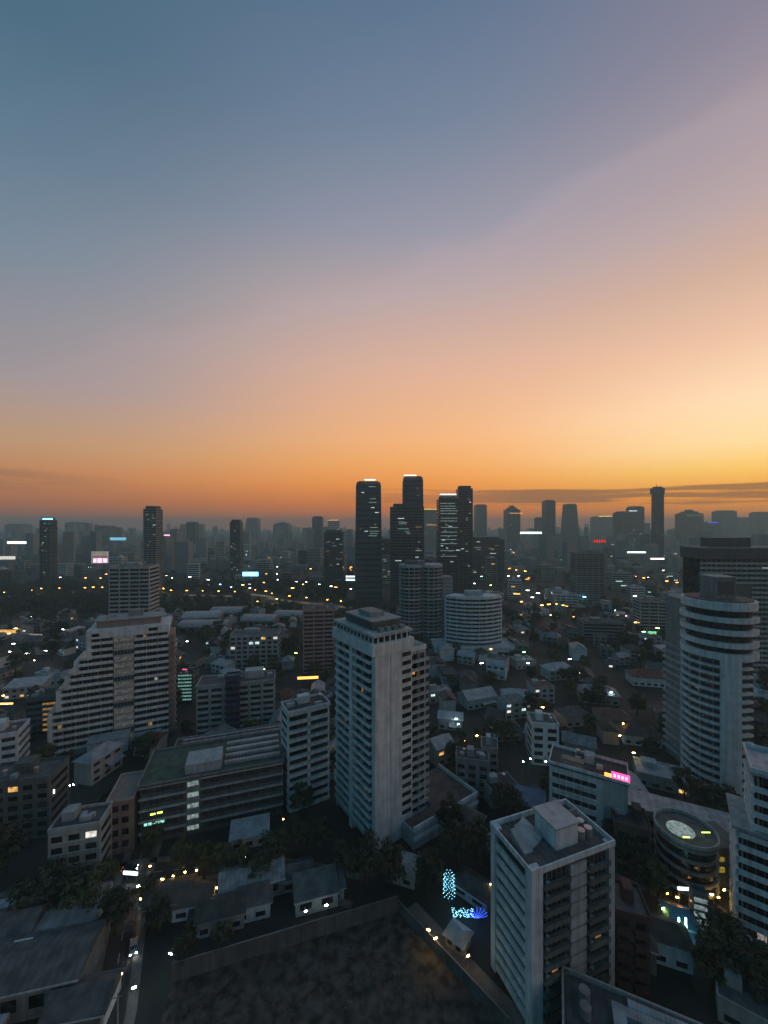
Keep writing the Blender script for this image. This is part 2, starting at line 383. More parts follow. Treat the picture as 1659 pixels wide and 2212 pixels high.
# walled vacant lot
lot = [(-51, 93.5), (4, 110.5), (27, 84), (30, 60), (-20, 55), (-46, 70)]
sheet('vacant_lot', lot, 0.014, 'site_soil')
for a in range(-50, 30, 8):
    for b in range(55, 112, 8):
        if -51 < a < 28: keep(a, b, 5.5) if (b < 94 + (a + 51) * .3 and a < 4 + (110 - b) * .85 + 3) else None
rng = random.Random(5)
for i in range(16):                                        # heaps of dug earth
    x, y = rng.uniform(-30, 14), rng.uniform(76, 98)
    if y > 93.5 + (x + 51) * .3 - 4: continue
    rr, hh = rng.uniform(1.5, 4), rng.uniform(.25, .9); v, f = [(0, 0, hh)], []
    for k in range(2):
        for j in range(12):
            a = j * R(30); q = rr * (.5 + .5 * k) * rng.uniform(.85, 1.15); v.append((q * math.cos(a) * 1.4, q * math.sin(a), hh * (.65 - .65 * k) * rng.uniform(.8, 1.1)))
    f += [(0, 1 + j, 1 + (j + 1) % 12) for j in range(12)] + [(1 + j, 13 + j, 13 + (j + 1) % 12, 1 + (j + 1) % 12) for j in range(12)]
    o = mesh('soil_heap', v, f, 'site_soil', None, (x, y, 0.0), rng.uniform(0, 6), True)
    later(o, 'low heap of dug brown earth', 'soil heap', 'earth heaps in the vacant lot', (x, y, 0))
def hoarding(name, a, b, h, label):
    a, b = Vector(a), Vector(b); t = b - a; n = int(t.length / 2.4); yaw = math.atan2(t.y, t.x); st = t.length / n
    r = root(name, a.x, a.y, yaw); tag(r, label, 'fence', 'hoardings round the vacant lot')
    for i in range(n):
        k = .012 * (i % 2)
        box('panel', r, i * st + .03, (i + 1) * st - .03, -.05 - k, .0 - k, .1, h, 'hoarding')
        box('post', r, i * st - .06, i * st + .06, .002, .14, 0, h + .05, 'steel')
    box('top_rail', r, 0, t.length, -.1, .15, h + .05, h + .17, 'steel')
hoarding('hoarding_fence', (-51, 93.5), (4, 110.5), 4.6, 'long grey panel hoarding along the far side of the dark vacant lot')
hoarding('hoarding_fence', (4, 110.5), (27, 84), 3.4, 'shorter grey panel hoarding along the side of the vacant lot toward the slotted block')
sheet('path', [(5.5, 111), (9.5, 113.5), (33, 86), (29, 83)], .03, 'pavement'); keep(14, 104, 6); keep(22, 95, 6)

# park with its lamp-lit paths
park = [(-560, 520), (-300, 470), (-150, 470), (-70, 500), (-60, 640), (-300, 690), (-640, 740)]
sheet('park_lawn', park, 0.012, 'park_grass')
def gp(*pts): return [ground(x, y) for x, y in pts]
paths = [gp((-60, 1292), (0, 1290), (60, 1285), (120, 1280), (175, 1279), (250, 1277), (330, 1278), (362, 1285), (430, 1286), (500, 1288)),
         gp((500, 1288), (545, 1284), (590, 1290)), gp((548, 1311), (590, 1305), (618, 1298), (655, 1302), (700, 1307), (760, 1313)), gp((580, 1292), (618, 1298)), gp((345, 1280), (362, 1285), (395, 1288))]
for p_ in paths: road('park_path', p_, 11, 'path_sand', .03, False, False, clear=13)

# ------------------------------------------------------------------ hero buildings
G_TOWERS = 'apartment towers near the camera'
def tower_corner():
    r = root('apartment_tower', -2.3, 131, R(34.8))
    tag(r, 'tall white apartment tower standing corner-on in the middle, balconies on both sides', 'tower', G_TOWERS)
    for a, b in ((4, 4), (12, 8), (4, 16), (12, 20), (22, 12), (34, 6)):
        q = Matrix.Rotation(R(34.8), 2) @ Vector((a, b)); keep(-2.3 + q.x, 131 + q.y, 11)
    box('wall', r, 0, 15, 0, 28, 0, 66, 'white_paint')
    fl = 3.1
    for i in range(20):
        z = 4 + i * fl
        for (y0, y1) in ((2.2, 13.6), (16.0, 27.2)):
            w = box('window', r, -.06, .02, y0 + .5, y1 - .5, z + .15, z + 2.45, 'dark_glass')
            b = box('balcony', r, -1.75, -.065, y0, y1, z - .22, z + 0.02, 'white_paint')
            box('balustrade', b, -.5, -.42, -.5, .5, .5, 4.6, 'white_paint')
            box('balustrade', b, -.42, .5, -.5, -.485, .5, 4.6, 'white_paint')
            k = 0.5 if i % 3 else .38
            if (i * 7 + int(y0)) % 3: box('air_unit', r, -.75, -.2, y0 + 1 + (i % 4) * 1.3, y0 + 1.9 + (i % 4) * 1.3, z + .03, z + .7, 'pale_concrete')
            if (i * 5 + int(y0)) % 11 == 0: box('lit_window', r, -.12, -.063, y0 + 5.2, y0 + 7.6, z + .3, z + 2.2, 'glow_amber')
            box('divider', r, -1.5, -.07, y0 + (y1 - y0) * k - .12, y0 + (y1 - y0) * k + .12, z + .025, z + fl - .23, 'pale_concrete')
            mullions(w, -.5, .5, -.5, -.5, .5, .19, 'pale_concrete', .015, .6, 'y')
        # plain front: a shallow panel of each storey, parted by a shadow joint, and the fins beside it
        box('wall_panel', r, .25, 5.4, -.12, 0, z - .6, z + fl - .72, 'white_paint')
        box('wall_panel', r, 5.6, 10.2, -.22, 0, z - .6, z + fl - .605, 'white_paint')
        if i: box('window', r, 10.6, 14.6, -.05, .02, z + .7, z + 2.2, 'dark_glass')
        box('sill', r, 10.4, 14.9, -.55, 0, z + .35, z + .6, 'white_paint')
        if i < 19:
            box('window', r, 15.6, 23.4, 2.9, 3.02, z + .2, z + 2.4, 'dark_glass')
            b = box('balcony', r, 15.1, 24.4, 1.35, 2.99, z - .2, z + .02, 'white_paint')
            box('balustrade', b, -.5, .5, -.5, -.43, .5, 5.2, 'pale_concrete')
            box('divider', r, 19.6, 19.85, 1.5, 2.99, z + .025, z + fl - .21, 'pale_concrete')
    box('wing', r, 15.003, 24, 3, 20, 0, 63.5, 'pale_concrete'); parapet(r, 14.8, 24.2, 2.6, 20.2, 63.5, 'white_paint', 1.6)
    box('pier', r, -1.9, -.003, 13.75, 15.85, 0, 66, 'white_paint'); box('pier', r, -.8, -.003, 27.3, 28, 0, 66, 'white_paint'); box('pier', r, -1.0, 0.2, -.25, 1.9, 0, 66, 'white_paint')
    box('crown_band', r, -2.2, 15.6, -.5, 28.6, 66.003, 70.0, 'white_paint')
    box('crown_core', r, -.6, 14.4, 1.0, 27.4, 70, 72.2, 'dark_glass')
    for i in range(11): box('crown_post', r, -1.0, -.55, 1.2 + i * 2.55, 1.7 + i * 2.55, 70, 72.2, 'white_paint')
    for i in range(6): box('crown_post', r, .6 + i * 2.5, 1.1 + i * 2.5, .55, 1.05, 70, 72.2, 'white_paint')
    box('roof', r, -1.9, 15.3, -.2, 28.3, 72.2, 73.1, 'pale_concrete')
    box('plant_room', r, 1.5, 13.5, 5, 24, 73.1, 76.0, 'dark_concrete'); box('roof_edge', r, 1.2, 13.8, 4.7, 24.3, 76, 76.5, 'pale_concrete')
    box('lift_house', r, 4, 10, 10, 19, 76.5, 78.2, 'grey_concrete')
    for i in range(4): box('air_unit', r, 2.2 + i * 3, 4.0 + i * 3, 1.6, 3.4, 73.1, 74.5, 'grey_concrete')
    # podium car deck beside the tower
    box('podium', r, 10.5, 42, -6.5, -.7, 0, 6.2, 'pale_concrete'); box('podium', r, 24.3, 42, -.69, 15, 0, 6.15, 'grey_concrete')
    box('podium_roof', r, 11, 41.5, -5.9, -.9, 6.2, 6.35, 'brown_roof'); box('podium_roof', r, 24.6, 41.5, -.89, 14.6, 6.15, 6.33, 'brown_roof')
    box('podium_parapet', r, 10.4, 42.1, -6.7, -6.2, 6.2, 7.6, 'white_paint'); box('podium_band', r, 10.3, 42.2, -6.9, -6.52, 3.0, 4.2, 'white_paint')
    box('podium_parapet', r, 41.7, 42.15, -6.19, 15, 6.2, 7.6, 'white_paint')
    box('lit_window', r, 15.7, 18.6, 2.86, 2.9, 55 , 56.6, 'room_orange')
tower_corner()

def tower_terraced():
    r = root('apartment_slab', -159, 184, R(25.2))
    tag(r, 'long white apartment slab with dark balcony strips, its end stepping down in terraces', 'tower', G_TOWERS)
    for a in range(0, 55, 9):
        q = Matrix.Rotation(R(25.2), 2) @ Vector((a, 8)); keep(-159 + q.x, 184 + q.y, 13)
    fl = 3.3; tiers = [(0, 6), (3.2, 9), (6.5, 11), (10, 13), (15.0, 16)]
    for i in range(16):
        z = 2.0 + i * fl; x0 = [t for t, n in tiers if i < n][0]
        x0b = x0
        box('core', r, x0 + .3, 49.8, 2.4, 18, z - .9, z + fl - .9, 'dark_glass' if i < 15 else 'white_paint')
        for a, b in ((x0, 25.6), (34.8, 50)):
            bb = box('balcony', r, a, b, -.1, 2.35, z - .45, z - .2, 'white_paint')
            box('balustrade', r, a, b, -.3, -.12, z - .5, z + .95, 'white_paint')
            n = int((b - a) / 5)
            if (i * 3 + int(a)) % 7 == 2: box('lit_window', r, a + 3 + (i * 2.7) % 8, a + 4.8 + (i * 2.7) % 8, 2.24, 2.29, z, z + 1.7, 'glow_amber' if i % 2 else 'glow_white')
            for k in range(1, n): box('divider', r, a + (b - a) * k / n - .12, a + (b - a) * k / n + .12, .5, 2.35, z - .19, z + fl - .46, 'grey_concrete')
            w = box('window', r, a + .6, b - .6, 2.3, 2.38, z - .15, z + 2.1, 'dark_glass')
            mullions(w, -.5, .5, -.5, -.5, .5, 1.6 / (b - a), 'grey_concrete', .12 / (b - a), .8)
        box('end_wall', r, x0 - .2, x0 + 1.6, -.15, 18, z - .9, z + fl - .9, 'white_paint')
        box('stair_glazing', r, 26, 34.4, .3, .5, z - .2, z + fl - 1.3, 'dim_white' if i % 4 != 1 else 'curtain_glass')
        box('stair_spandrel', r, 25.7, 34.7, .05, .55, z - 1.25, z - .25, 'pale_concrete')
        mullions(r, 26, 34.4, .3, z - .2, z + fl - 1.3, 1.4, 'pale_concrete', .14)
        if i in (6, 9, 11, 13):
            xx = [t for t, n in tiers if i < n][0]; box('terrace_rail', r, xx - 3.2, xx - .3, -.1, .1, z - .9, z + .1, 'pale_concrete')
    box('side_wall', r, 50, 52.5, 1, 18, 0, 52, 'tan_plaster')
    for i in range(15): box('side_balcony', r, 50.2, 54, -.2, .95, 1.6 + i * fl, 2.7 + i * fl, 'tan_plaster')
    box('parapet_wall', r, 14.6, 50.2, -.4, 18.2, 54.0, 58.2, 'white_paint')
    box('opening', r, 17, 20, -.46, -.4, 55, 56.6, 'dark_glass'); box('opening', r, 41, 45, -.46, -.4, 55.4, 57, 'dark_glass')
    box('roof_storey', r, 18, 46, 4, 15, 58.2, 61.5, 'tan_plaster'); box('roof_slab', r, 17, 47, 3, 16, 61.5, 62.1, 'pale_concrete')
    rg = random.Random(3); roof_kit(r, 20, 45, 5, 14, 62.1, rg, 5)
    box('base', r, -3, 50, -3, 17.5, 0, 1.05, 'grey_concrete')
    box('entrance_block', r, 17, 33, -9, -.5, 0, 6.5, 'white_paint'); box('entrance_roof', r, 16.5, 33.5, -9.4, -.45, 6.5, 6.9, 'white_roof')
    box('carport', r, 34, 47, -8, -.6, 0, 4.2, 'pale_concrete'); box('opening', r, 35, 46, -8.06, -8, .3, 3, 'dark_glass')
tower_terraced()

def office_green():
    r = root('office_block', -84, 133, R(18))
    tag(r, 'dark low office with green flat roof, pale strip bands and a lit glass stair', 'office')
    for a in range(0, 52, 8):
        for b in (5, 18, 28):
            q = Matrix.Rotation(R(18), 2) @ Vector((a, b)); keep(-84 + q.x, 133 + q.y, 8)
    box('core', r, .4, 47.6, .5, 22, 0, 19, 'dark_concrete')
    fl = 3.9
    for i in range(5):
        z = .6 + i * fl
        for a, b in ((0, 14.6), (19.2, 48)):
            w = box('window_band', r, a + .8, b - .6, .38, .5, z + 1.1, z + 3.2, 'curtain_glass')
            box('spandrel', r, a, b, -.25, .38, z + 3.2, z + 3.75, 'pale_concrete')
            mullions(r, a + .8, b - .6, .38, z + 1.1, z + 3.2, 2.0, 'dark_concrete', .18, .2)
        box('stair_glazing', r, 15, 18.8, .1, .3, z + 1.2, z + 3.0, 'glow_pale')
        box('stair_spandrel', r, 14.7, 19.1, -.2, .35, z + 3.0, z + 4.9, 'grey_concrete')
        mullions(r, 15, 18.8, .1, z + 1.2, z + 3.0, 1.25, 'grey_concrete', .1, .08)
        box('side_band', r, 47.6, 48.1, 1, 22, z + 3.2, z + 3.75, 'pale_concrete')
    box('lit_window', r, 3.5, 5, .3, .37, 9.7, 10.3, 'sign_lime'); box('lit_window', r, 5.6, 7.2, .3, .37, 9.8, 10.4, 'sign_lime')
    box('lit_window', r, 1.6, 7.8, .3, .37, 6.4, 7.4, 'room_teal')
    box('roof', r, -.2, 48.2, -.3, 22.2, 20.0, 20.5, 'green_roof'); box('roof_core', r, .3, 47.7, .4, 22, 19, 20, 'dark_concrete')
    parapet(r, -.4, 48.4, -.5, 22.4, 20.5, 'grey_concrete', .7)
    box('stair_head', r, 14, 26, 2, 11, 20.5, 24, 'pale_concrete')
    for i in range(4):
        rr = box('roof_rib', r, 27, 47, 4 + i * 4.4, 5.6 + i * 4.4, 20.5, 21.5, 'white_roof')
    box('end_pavilion', r, -9, -1.2, -1, 14, 0, 17.5, 'tan_plaster'); parapet(r, -9.2, -1, -1.2, 14.2, 17.5, 'cream_paint', .8)
    for i in range(4): 
        box('window', r, -7.6, -5.6, -1.08, -1, 2 + i * 4, 4 + i * 4, 'dark_glass'); box('window', r, -4.6, -2.6, -1.08, -1, 2 + i * 4, 4 + i * 4, 'dark_glass')
    box('rear_wing', r, 6, 52, 24, 36, 0, 16, 'dark_concrete'); box('rear_roof', r, 5.6, 52.4, 23.6, 36.4, 16, 16.4, 'green_roof')
    for i in range(4): box('roof_vent', r, 8, 50, 25 + i * 2.8, 26.4 + i * 2.8, 16.4, 17.3, 'tin_roof')
    parapet(r, 5.5, 52.5, 23.5, 36.5, 16.4, 'grey_concrete', .9)
office_green()

def block_slotted():
    r = root('apartment_block', 32, 84, R(20), -2.0)
    tag(r, 'near white apartment block with slot balconies down its narrow end, cluttered roof', 'apartment block', G_TOWERS)
    for a in (2, 10, 18):
        for b in (3, 11):
            q = Matrix.Rotation(R(20), 2) @ Vector((a, b)); keep(32 + q.x, 84 + q.y, 8)
    fl = 2.95
    box('core', r, .4, 23, .4, 14, 0, 36, 'dark_concrete')
    for i in range(12):
        z = .8 + i * fl
        # narrow end (local x = 0): pale storeys with a dark slot
        box('spandrel', r, -.3, .39, 1.7, 12.4, z - .8, z + .75, 'white_paint')
        box('window', r, .25, .38, 2.2, 12, z + .8, z + 2.1, 'dark_glass')
        # long side (local y = 0)
        for a, b in ((2.6, 9.8), (15.4, 21.6)):
            w = box('window', r, a + .2, b - .2, .26, .38, z + .2, z + 2.3, 'dark_glass')
            bb = box('balcony', r, a, b, -1.1, .25, z - .2, z, 'grey_concrete')
            box('balustrade', r, a, b, -1.2, -1.1, z - .2, z + .95, 'dark_concrete')
            mullions(w, -.5, .5, -.5, -.5, .5, .2, 'grey_concrete', .02, .8)
            if (i * 5 + int(a)) % 9 == 4: box('lit_window', r, a + 3, a + 4.6, .2, .255, z + .3, z + 2, 'glow_amber')
            if random.random() < .7: box('air_unit', r, a + 1, a + 1.9, -.5, .1, z + .005, z + .65, 'pale_concrete')
        box('stair_panel', r, 10.2, 14.9, -.55, .37, z + .15, z + 2.55, 'pale_concrete')
        box('stair_joint', r, 10.4, 14.7, -.3, .37, z - .4, z + .15, 'grey_concrete')
    box('corner_pier', r, -.5, 2.5, -.5, 1.65, 0, 37.2, 'white_paint'); box('end_pier', r, -.5, 1.5, 12.45, 14.2, 0, 37.2, 'white_paint')
    box('far_pier', r, 21.8, 23.6, -.5, 1.4, 0, 37.2, 'pale_concrete')
    box('roof', r, -.2, 23.3, -.3, 14.3, 36, 36.6, 'grey_roof'); parapet(r, -.6, 23.7, -.6, 14.4, 36.6, 'white_paint', 1.3, .35)
    box('lift_house', r, 9.5, 16, 3, 10, 36.6, 41.5, 'white_paint'); box('lift_cap', r, 9.1, 16.4, 2.6, 10.4, 41.5, 41.9, 'white_roof')
    for i in range(3): inst('roof_shed', roof_mesh('mono', 'white_roof'), r, (3.0 + i * 2.2, 7 + i, 36.6), (2.6, 5, 2.4), R(15 * i))
    for x, y in ((18, 4), (20.3, 4), (18, 6.4), (20.3, 6.4)): cyl('water_tank', r, x, y, 36.6, 38.6, .95, 'tank_metal')
    box('roof_screen', r, 17, 22, 9, 9.3, 36.6, 39.2, 'tin_roof'); box('lit_window', r, 16.2, 17.6, .2, .26, 32, 33.2, 'glow_amber')
block_slotted()

def tower_round():
    r = root('apartment_tower', 142.5, 166, 0)
    tag(r, 'slender white tower with curved balconies stacked round its bowed front', 'tower', G_TOWERS)
    keep(142, 166, 16); keep(150, 180, 16)
    a_cam = math.atan2(-166, -142.5)                       # direction to the camera
    inst('core', arc_mesh(0, 11, 0, 2 * math.pi, 79, 'dark_glass', 40), r)
    fl = 3.3
    for i in range(16):
        z = 3 + i * fl
        inst('balcony', arc_mesh(10.9, 12.5, a_cam - R(105), a_cam + R(60), .95, 'white_paint'), r, (0, 0, z))
        for k in range(7):
            a = a_cam - R(95) + R(22) * k
            if abs(a - (a_cam + R(18))) < R(16): continue
            inst('divider', cube_mesh('pale_concrete'), r, (11.5 * math.cos(a), 11.5 * math.sin(a), z + 2.1), (1.1, .2, 2.2), a)
        inst('window_frame', arc_mesh(10.95, 11.15, a_cam - R(100), a_cam + R(60), .12, 'pale_concrete'), r, (0, 0, z + 2.4))
        box('side_band', r, -6, 14, 13.3, 24.6, z, z + 1.0, 'pale_concrete') if i % 1 == 0 else None
    inst('pier', arc_mesh(10.9, 12.9, a_cam + R(3), a_cam + R(34), 56, 'white_paint'), r)
    inst('pier', arc_mesh(10.9, 12.8, a_cam - R(106), a_cam - R(80), 56, 'white_paint'), r)
    for i, z in enumerate((56, 61, 66, 71)):
        inst('sky_balcony', arc_mesh(10.9, 12.9 + .15 * (i == 3), a_cam - R(115), a_cam + R(90), 1.9 if i else 2.6, 'white_paint'), r, (0, 0, z))
    inst('roof_band', arc_mesh(10.9, 12.6, 0, 2 * math.pi, 3.2, 'white_paint', 44), r, (0, 0, 75.8))
    inst('roof', arc_mesh(0, 11.4, 0, 2 * math.pi, .4, 'grey_roof', 40), r, (0, 0, 79))
    box('body', r, -5, 13, 9, 24, 0, 76, 'grey_concrete'); box('plant_room', r, -3.5, 5, -3, 5, 79.4, 88, 'grey_concrete'); box('plant_cap', r, -3.8, 5.3, -3.3, 5.3, 88, 88.5, 'pale_concrete')
    box('plant_louvre', r, -2.5, 4, -3.15, -3, 81, 86.5, 'tower_cladding')
    for i in range(15): box('lit_window', r, 10.5, 12.6, 8.85, 9.0, 6 + i * 4.2, 8.3 + i * 4.2, 'dim_white' if i % 3 else 'dim_pale')
    # lower drum with the lit roof deck
    keep(93, 121, 11)
    d = root('round_annex', 92.6, 119.5, 0); tag(d, 'low round building with thin curved bands and a green-lit roof deck', 'building')
    inst('core', arc_mesh(0, 7.4, 0, 2 * math.pi, 16, 'dark_glass', 32), d)
    for i in range(5): inst('band', arc_mesh(7.3, 8.0, 0, 2 * math.pi, .8, 'grey_concrete', 36), d, (0, 0, 2.4 + i * 3.2))
    inst('roof', arc_mesh(0, 8.0, 0, 2 * math.pi, .5, 'grey_roof', 36), d, (0, 0, 16.0)); inst('rim', arc_mesh(7.7, 8.1, 0, 2 * math.pi, 1.0, 'pale_concrete', 36), d, (0, 0, 16.5))
    inst('lit_deck', arc_mesh(0, 3.6, 0, 2 * math.pi, .12, 'glow_pale', 24), d, (-1.5, 0, 16.52)); box('lamp', d, -4.5, -2.5, -5, -4.8, 18, 18.2, 'sign_lime'); box('lamp_post', d, -3.6, -3.4, -4.98, -4.82, 16.5, 18, 'steel')
    box('lamp', d, 2.5, 5, -3.2, -3.0, 18, 18.2, 'sign_lime'); box('lamp_post', d, 3.6, 3.8, -3.18, -3.02, 16.5, 18, 'steel')
    box('lit_window', d, 7.2, 9.5, -3, -2.7, 6, 7.4, 'glow_yellow'); box('lit_window', d, 7.2, 9.5, -3, -2.7, 9.2, 10.4, 'glow_yellow'); box('annex_wing', d, 6.9, 16, -2.7, 8, 0, 13, 'dark_concrete')
tower_round()

def slab_edge():
    r = root('apartment_slab', 91.5, 101, R(-37))
    tag(r, 'near white-banded apartment slab cut by the edge of the view below the round tower', 'tower', G_TOWERS)
    for a in range(0, 32, 7):
        q = Matrix.Rotation(R(-37), 2) @ Vector((a, 6)); keep(91.5 + q.x, 101 + q.y, 8)
    fl = 3.2
    box('core', r, .4, 34, .6, 13, 0, 32, 'dark_glass'); box('upper_core', r, 3.4, 34, .6, 13, 32, 47, 'dark_glass')
    for i in range(14):
        z = 1.5 + i * fl; x0 = 0 if z < 31 else 3
        box('balustrade', r, x0, 34.2, -1.1, -.9, z - .3, z + 1.15, 'white_paint'); box('balcony', r, x0, 34.2, -.9, .6, z - .3, z - .1, 'white_paint')
        for k in range(6): box('divider', r, x0 + 1 + k * 5.6, x0 + 1.25 + k * 5.6, -.85, .59, z - .09, z + 2.89, 'grey_concrete')
        w = box('window', r, x0 + .5, 33, .48, .59, z, z + 2.3, 'dark_glass'); mullions(w, -.5, .5, -.5, -.5, .5, .05, 'grey_concrete', .004, .8)
        if i % 4 == 1: box('lit_window', r, x0 + 3 + i, x0 + 4.8 + i, .42, .475, z + .2, z + 2, 'glow_white')
        box('end_spandrel', r, x0 - .3, x0 + .4, -1.1, 13, z - .6, z + 1.0, 'white_paint')
    box('ledge', r, -1, 34.3, -2.0, 13.2, 32.2, 33, 'pale_concrete'); box('roof', r, 2.6, 34.4, -1.2, 13.4, 47, 47.7, 'white_roof')
    parapet(r, 2.6, 34.4, -1.2, 13.4, 47.7, 'white_paint', 1.1); box('lift_house', r, 14, 22, 3, 9, 47.7, 51, 'pale_concrete')
slab_edge()

def slab_behind():
    r = root('apartment_slab', 218, 268, R(-4))
    tag(r, 'wide grey-blue banded apartment slab rising behind the round tower', 'tower', G_TOWERS)
    for a in range(0, 80, 12): keep(218 + a, 275, 12)
    box('core', r, .5, 80, .6, 18, 0, 88, 'dark_glass'); fl = 3.3
    for i in range(25):
        z = 4 + i * fl
        for a, b in ((0, 11), (33, 80.4)) if 11 < i < 20 else ((0, 80.4),): box('spandrel', r, a, b, -.3, .59, z, z + 1.5, 'pale_concrete')
        mullions(r, 1, 79, .6, z + 1.5, z + fl, 3.2, 'grey_concrete', .5, .5)
    box('recess', r, 11.5, 32.5, -.2, .55, 44, 70, 'dark_concrete')
    box('top_storey', r, -1, 80, -.8, 18.5, 87, 94, 'tower_cladding'); box('top_lip', r, -1.2, 80.4, -1.0, 18.8, 94, 95, 'grey_concrete')
    box('plant_room', r, 10, 36, 4, 14, 95, 101.5, 'tower_cladding'); box('lit_window', r, 40, 46, -.36, -.3, 80.5, 81.6, 'glow_cool')
slab_behind()

def twin_lobe():
    r = root('apartment_tower', 15, 352, R(2)); tag(r, 'grey apartment tower of two rounded lobes behind the central corner tower', 'tower')
    keep(26, 360, 15); keep(44, 360, 15)
    for cx_, cyy, rr in ((10.5, 11, 11), (28.5, 13, 11.5)):
        inst('core', arc_mesh(0, rr - .8, 0, 2 * math.pi, 72, 'dark_glass', 30), r, (cx_, cyy, 0))
        for i in range(22):
            z = 2 + i * 3.3; thick = 1.5 if i % 3 == 0 else .9
            inst('balcony', arc_mesh(rr - 1, rr + (.5 if i % 3 == 0 else 0), R(150), R(390), thick, 'pale_concrete'), r, (cx_, cyy, z))
        for k in range(8):
            a = R(180 + 25 * k); inst('column', cube_mesh('grey_concrete'), r, (cx_ + (rr - .3) * math.cos(a), cyy + (rr - .3) * math.sin(a), 36), (1.2, .9, 72), a)
        inst('roof', arc_mesh(0, rr + .3, 0, 2 * math.pi, 1.2, 'pale_concrete', 30), r, (cx_, cyy, 72.6))
    box('lift_core', r, 16.5, 23, 6, 20, 0, 77, 'grey_concrete'); box('plant_room', r, 5, 15, 8, 15, 73.8, 77, 'dark_concrete')
    box('rear_wing', r, 39.5, 49, 8, 22, 0, 62, 'grey_concrete')
    for i in range(17): box('rear_band', r, 39.3, 49.3, 7.4, 8, 3 + i * 3.4, 4.2 + i * 3.4, 'pale_concrete')
twin_lobe()

def bowed_slab():
    r = root('apartment_slab', 78, 366, 0); tag(r, 'white bowed apartment slab with smooth curved bands standing on a white podium', 'tower')
    for a in (-20, -7, 7, 20): keep(78 + a, 340, 13)
    a0, a1 = R(270 - 42), R(270 + 42)
    inst('core', arc_mesh(22, 35, a0, a1, 38, 'dark_glass', 16), r, (0, 0, 9))
    for i in range(11):
        z = 10 + i * 3.35
        inst('band', arc_mesh(34.5, 36.4, a0, a1, 1.55, 'white_paint', 18), r, (0, 0, z))
        for k in range(8):
            a = a0 + (a1 - a0) * (k + .5) / 8; inst('divider', cube_mesh('pale_concrete'), r, (35.4 * math.cos(a), 35.4 * math.sin(a), z + 2.4), (1.3, .3, 1.7), a)
    inst('roof', arc_mesh(21.5, 36.6, a0, a1, 2.2, 'white_paint', 18), r, (0, 0, 46.9))
    inst('end_wall', arc_mesh(22, 36.5, a0 - R(1.5), a0, 39, 'white_paint', 4), r, (0, 0, 8)); inst('end_wall', arc_mesh(22, 36.5, a1, a1 + R(1.5), 39, 'white_paint', 4), r, (0, 0, 8))
    box('lift_house', r, -8, 7, -32, -25, 49.1, 53.5, 'pale_concrete')
    box('podium', r, -36, 30, -44, -20, 0, 8, 'pale_concrete'); box('podium_band', r, -36.5, 30.5, -44.6, -44, 5.2, 7.0, 'white_paint'); parapet(r, -36.4, 30.4, -44.4, -19.8, 8, 'white_paint', 1.4)
    box('opening', r, -30, 25, -44.1, -44, 1, 4.4, 'dark_glass')
bowed_slab()

# ------------------------------------------------------------------ generic banded blocks
def block(name, px0, px1, ytop, d, depth, yaw, wall, style, label, cat='building', group=None, fl=3.3, rng=None, base_z=0, roofm='grey_roof', lit=(), kit=True, side='auto', detail=True):
    rng = rng or random.Random(int(px0 * 7 + ytop))
    c = (px0 + px1) / 2; W = (px1 - px0) / FPX * d; h = max(4, zat(ytop, d))
    r = root(name, gx(c, d), d, R(yaw))
    n = max(2, int(round((h - 1) / fl))); fl = (h - 1) / n; w2 = W / 2
    keep(gx(c, d), d + depth / 2, max(w2, depth / 2) * .95)
    if style == 'bands':
        box('core', r, -w2 + .3, w2 - .3, .3, depth - .3, 0, h - .5, 'dark_glass')
        for i in range(n + 1):
            z = i * fl; box('floor_band', r, -w2, w2, 0, depth, max(0, z - .25), min(h, z + fl * .42), wall)
        for k in range(max(2, int(W / 7)) + 1):
            x = -w2 + .1 + (W - 1.0) * k / max(2, int(W / 7)); box('pier', r, x, x + .8, -.12, .8, 0, h - .3, wall)
    elif style == 'grid':
        box('wall', r, -w2, w2, 0, depth, 0, h, wall); m = max(2, int(W / 4.2))
        for i in range(n):
            if detail:
                for k in range(m):
                    x = -w2 + W * (k + .18) / m; q = rng.random()
                    nm, mt = ('lit_window', rng.choice(['room_amber', 'room_cool', 'room_white', 'glow_amber'])) if q < .035 else ('window', 'dark_glass')
                    o = box(nm, r, x, x + W / m * .64, -.06, .04, i * fl + 1.0, i * fl + fl * .8, mt)
                box('sill', r, -w2, w2, -.22, 0, i * fl + .6, i * fl + .85, wall)
            else: box('window_band', r, -w2 + .5, w2 - .5, -.06, .04, i * fl + 1.0, i * fl + fl * .8, 'dark_glass')
            box('side_windows', r, -w2 - .05, w2 + .05, 1.2, depth - 1.2, i * fl + 1.1, i * fl + fl * .75, 'dark_glass')
    elif style == 'balcony':
        box('wall', r, -w2, w2, .8, depth, 0, h, wall); m = max(2, int(W / 6))
        for i in range(n):
            for k in range(m):
                x = -w2 + W * k / m; box('window', r, x + .7, x + W / m - .7, .7, .82, i * fl + .3, i * fl + fl * .8, 'dark_glass')
                box('balcony', r, x + .3, x + W / m - .3, -.6, .79, i * fl - .1, i * fl + .95, wall)
            box('side_windows', r, -w2 - .05, w2 + .05, 2, depth - 1.2, i * fl + 1.1, i * fl + fl * .75, 'dark_glass')
    box('roof', r, -w2 + .32, w2 - .32, .32, depth - .32, h, h + .2, roofm); parapet(r, -w2 - .1, w2 + .1, -.1, depth + .1, h, wall, 1.0)
    if kit: roof_kit(r, -w2 + .5, w2 - .5, .5, depth - .5, h + .2, rng, 4, wall)
    for (fx, zf, wf, m_) in lit: box('lit_window', r, -w2 + fx * W, -w2 + fx * W + wf * W, -.2, -.13, zf * h, zf * h + 1.4, m_)
    if label: tag(r, label, cat, group)
    return r

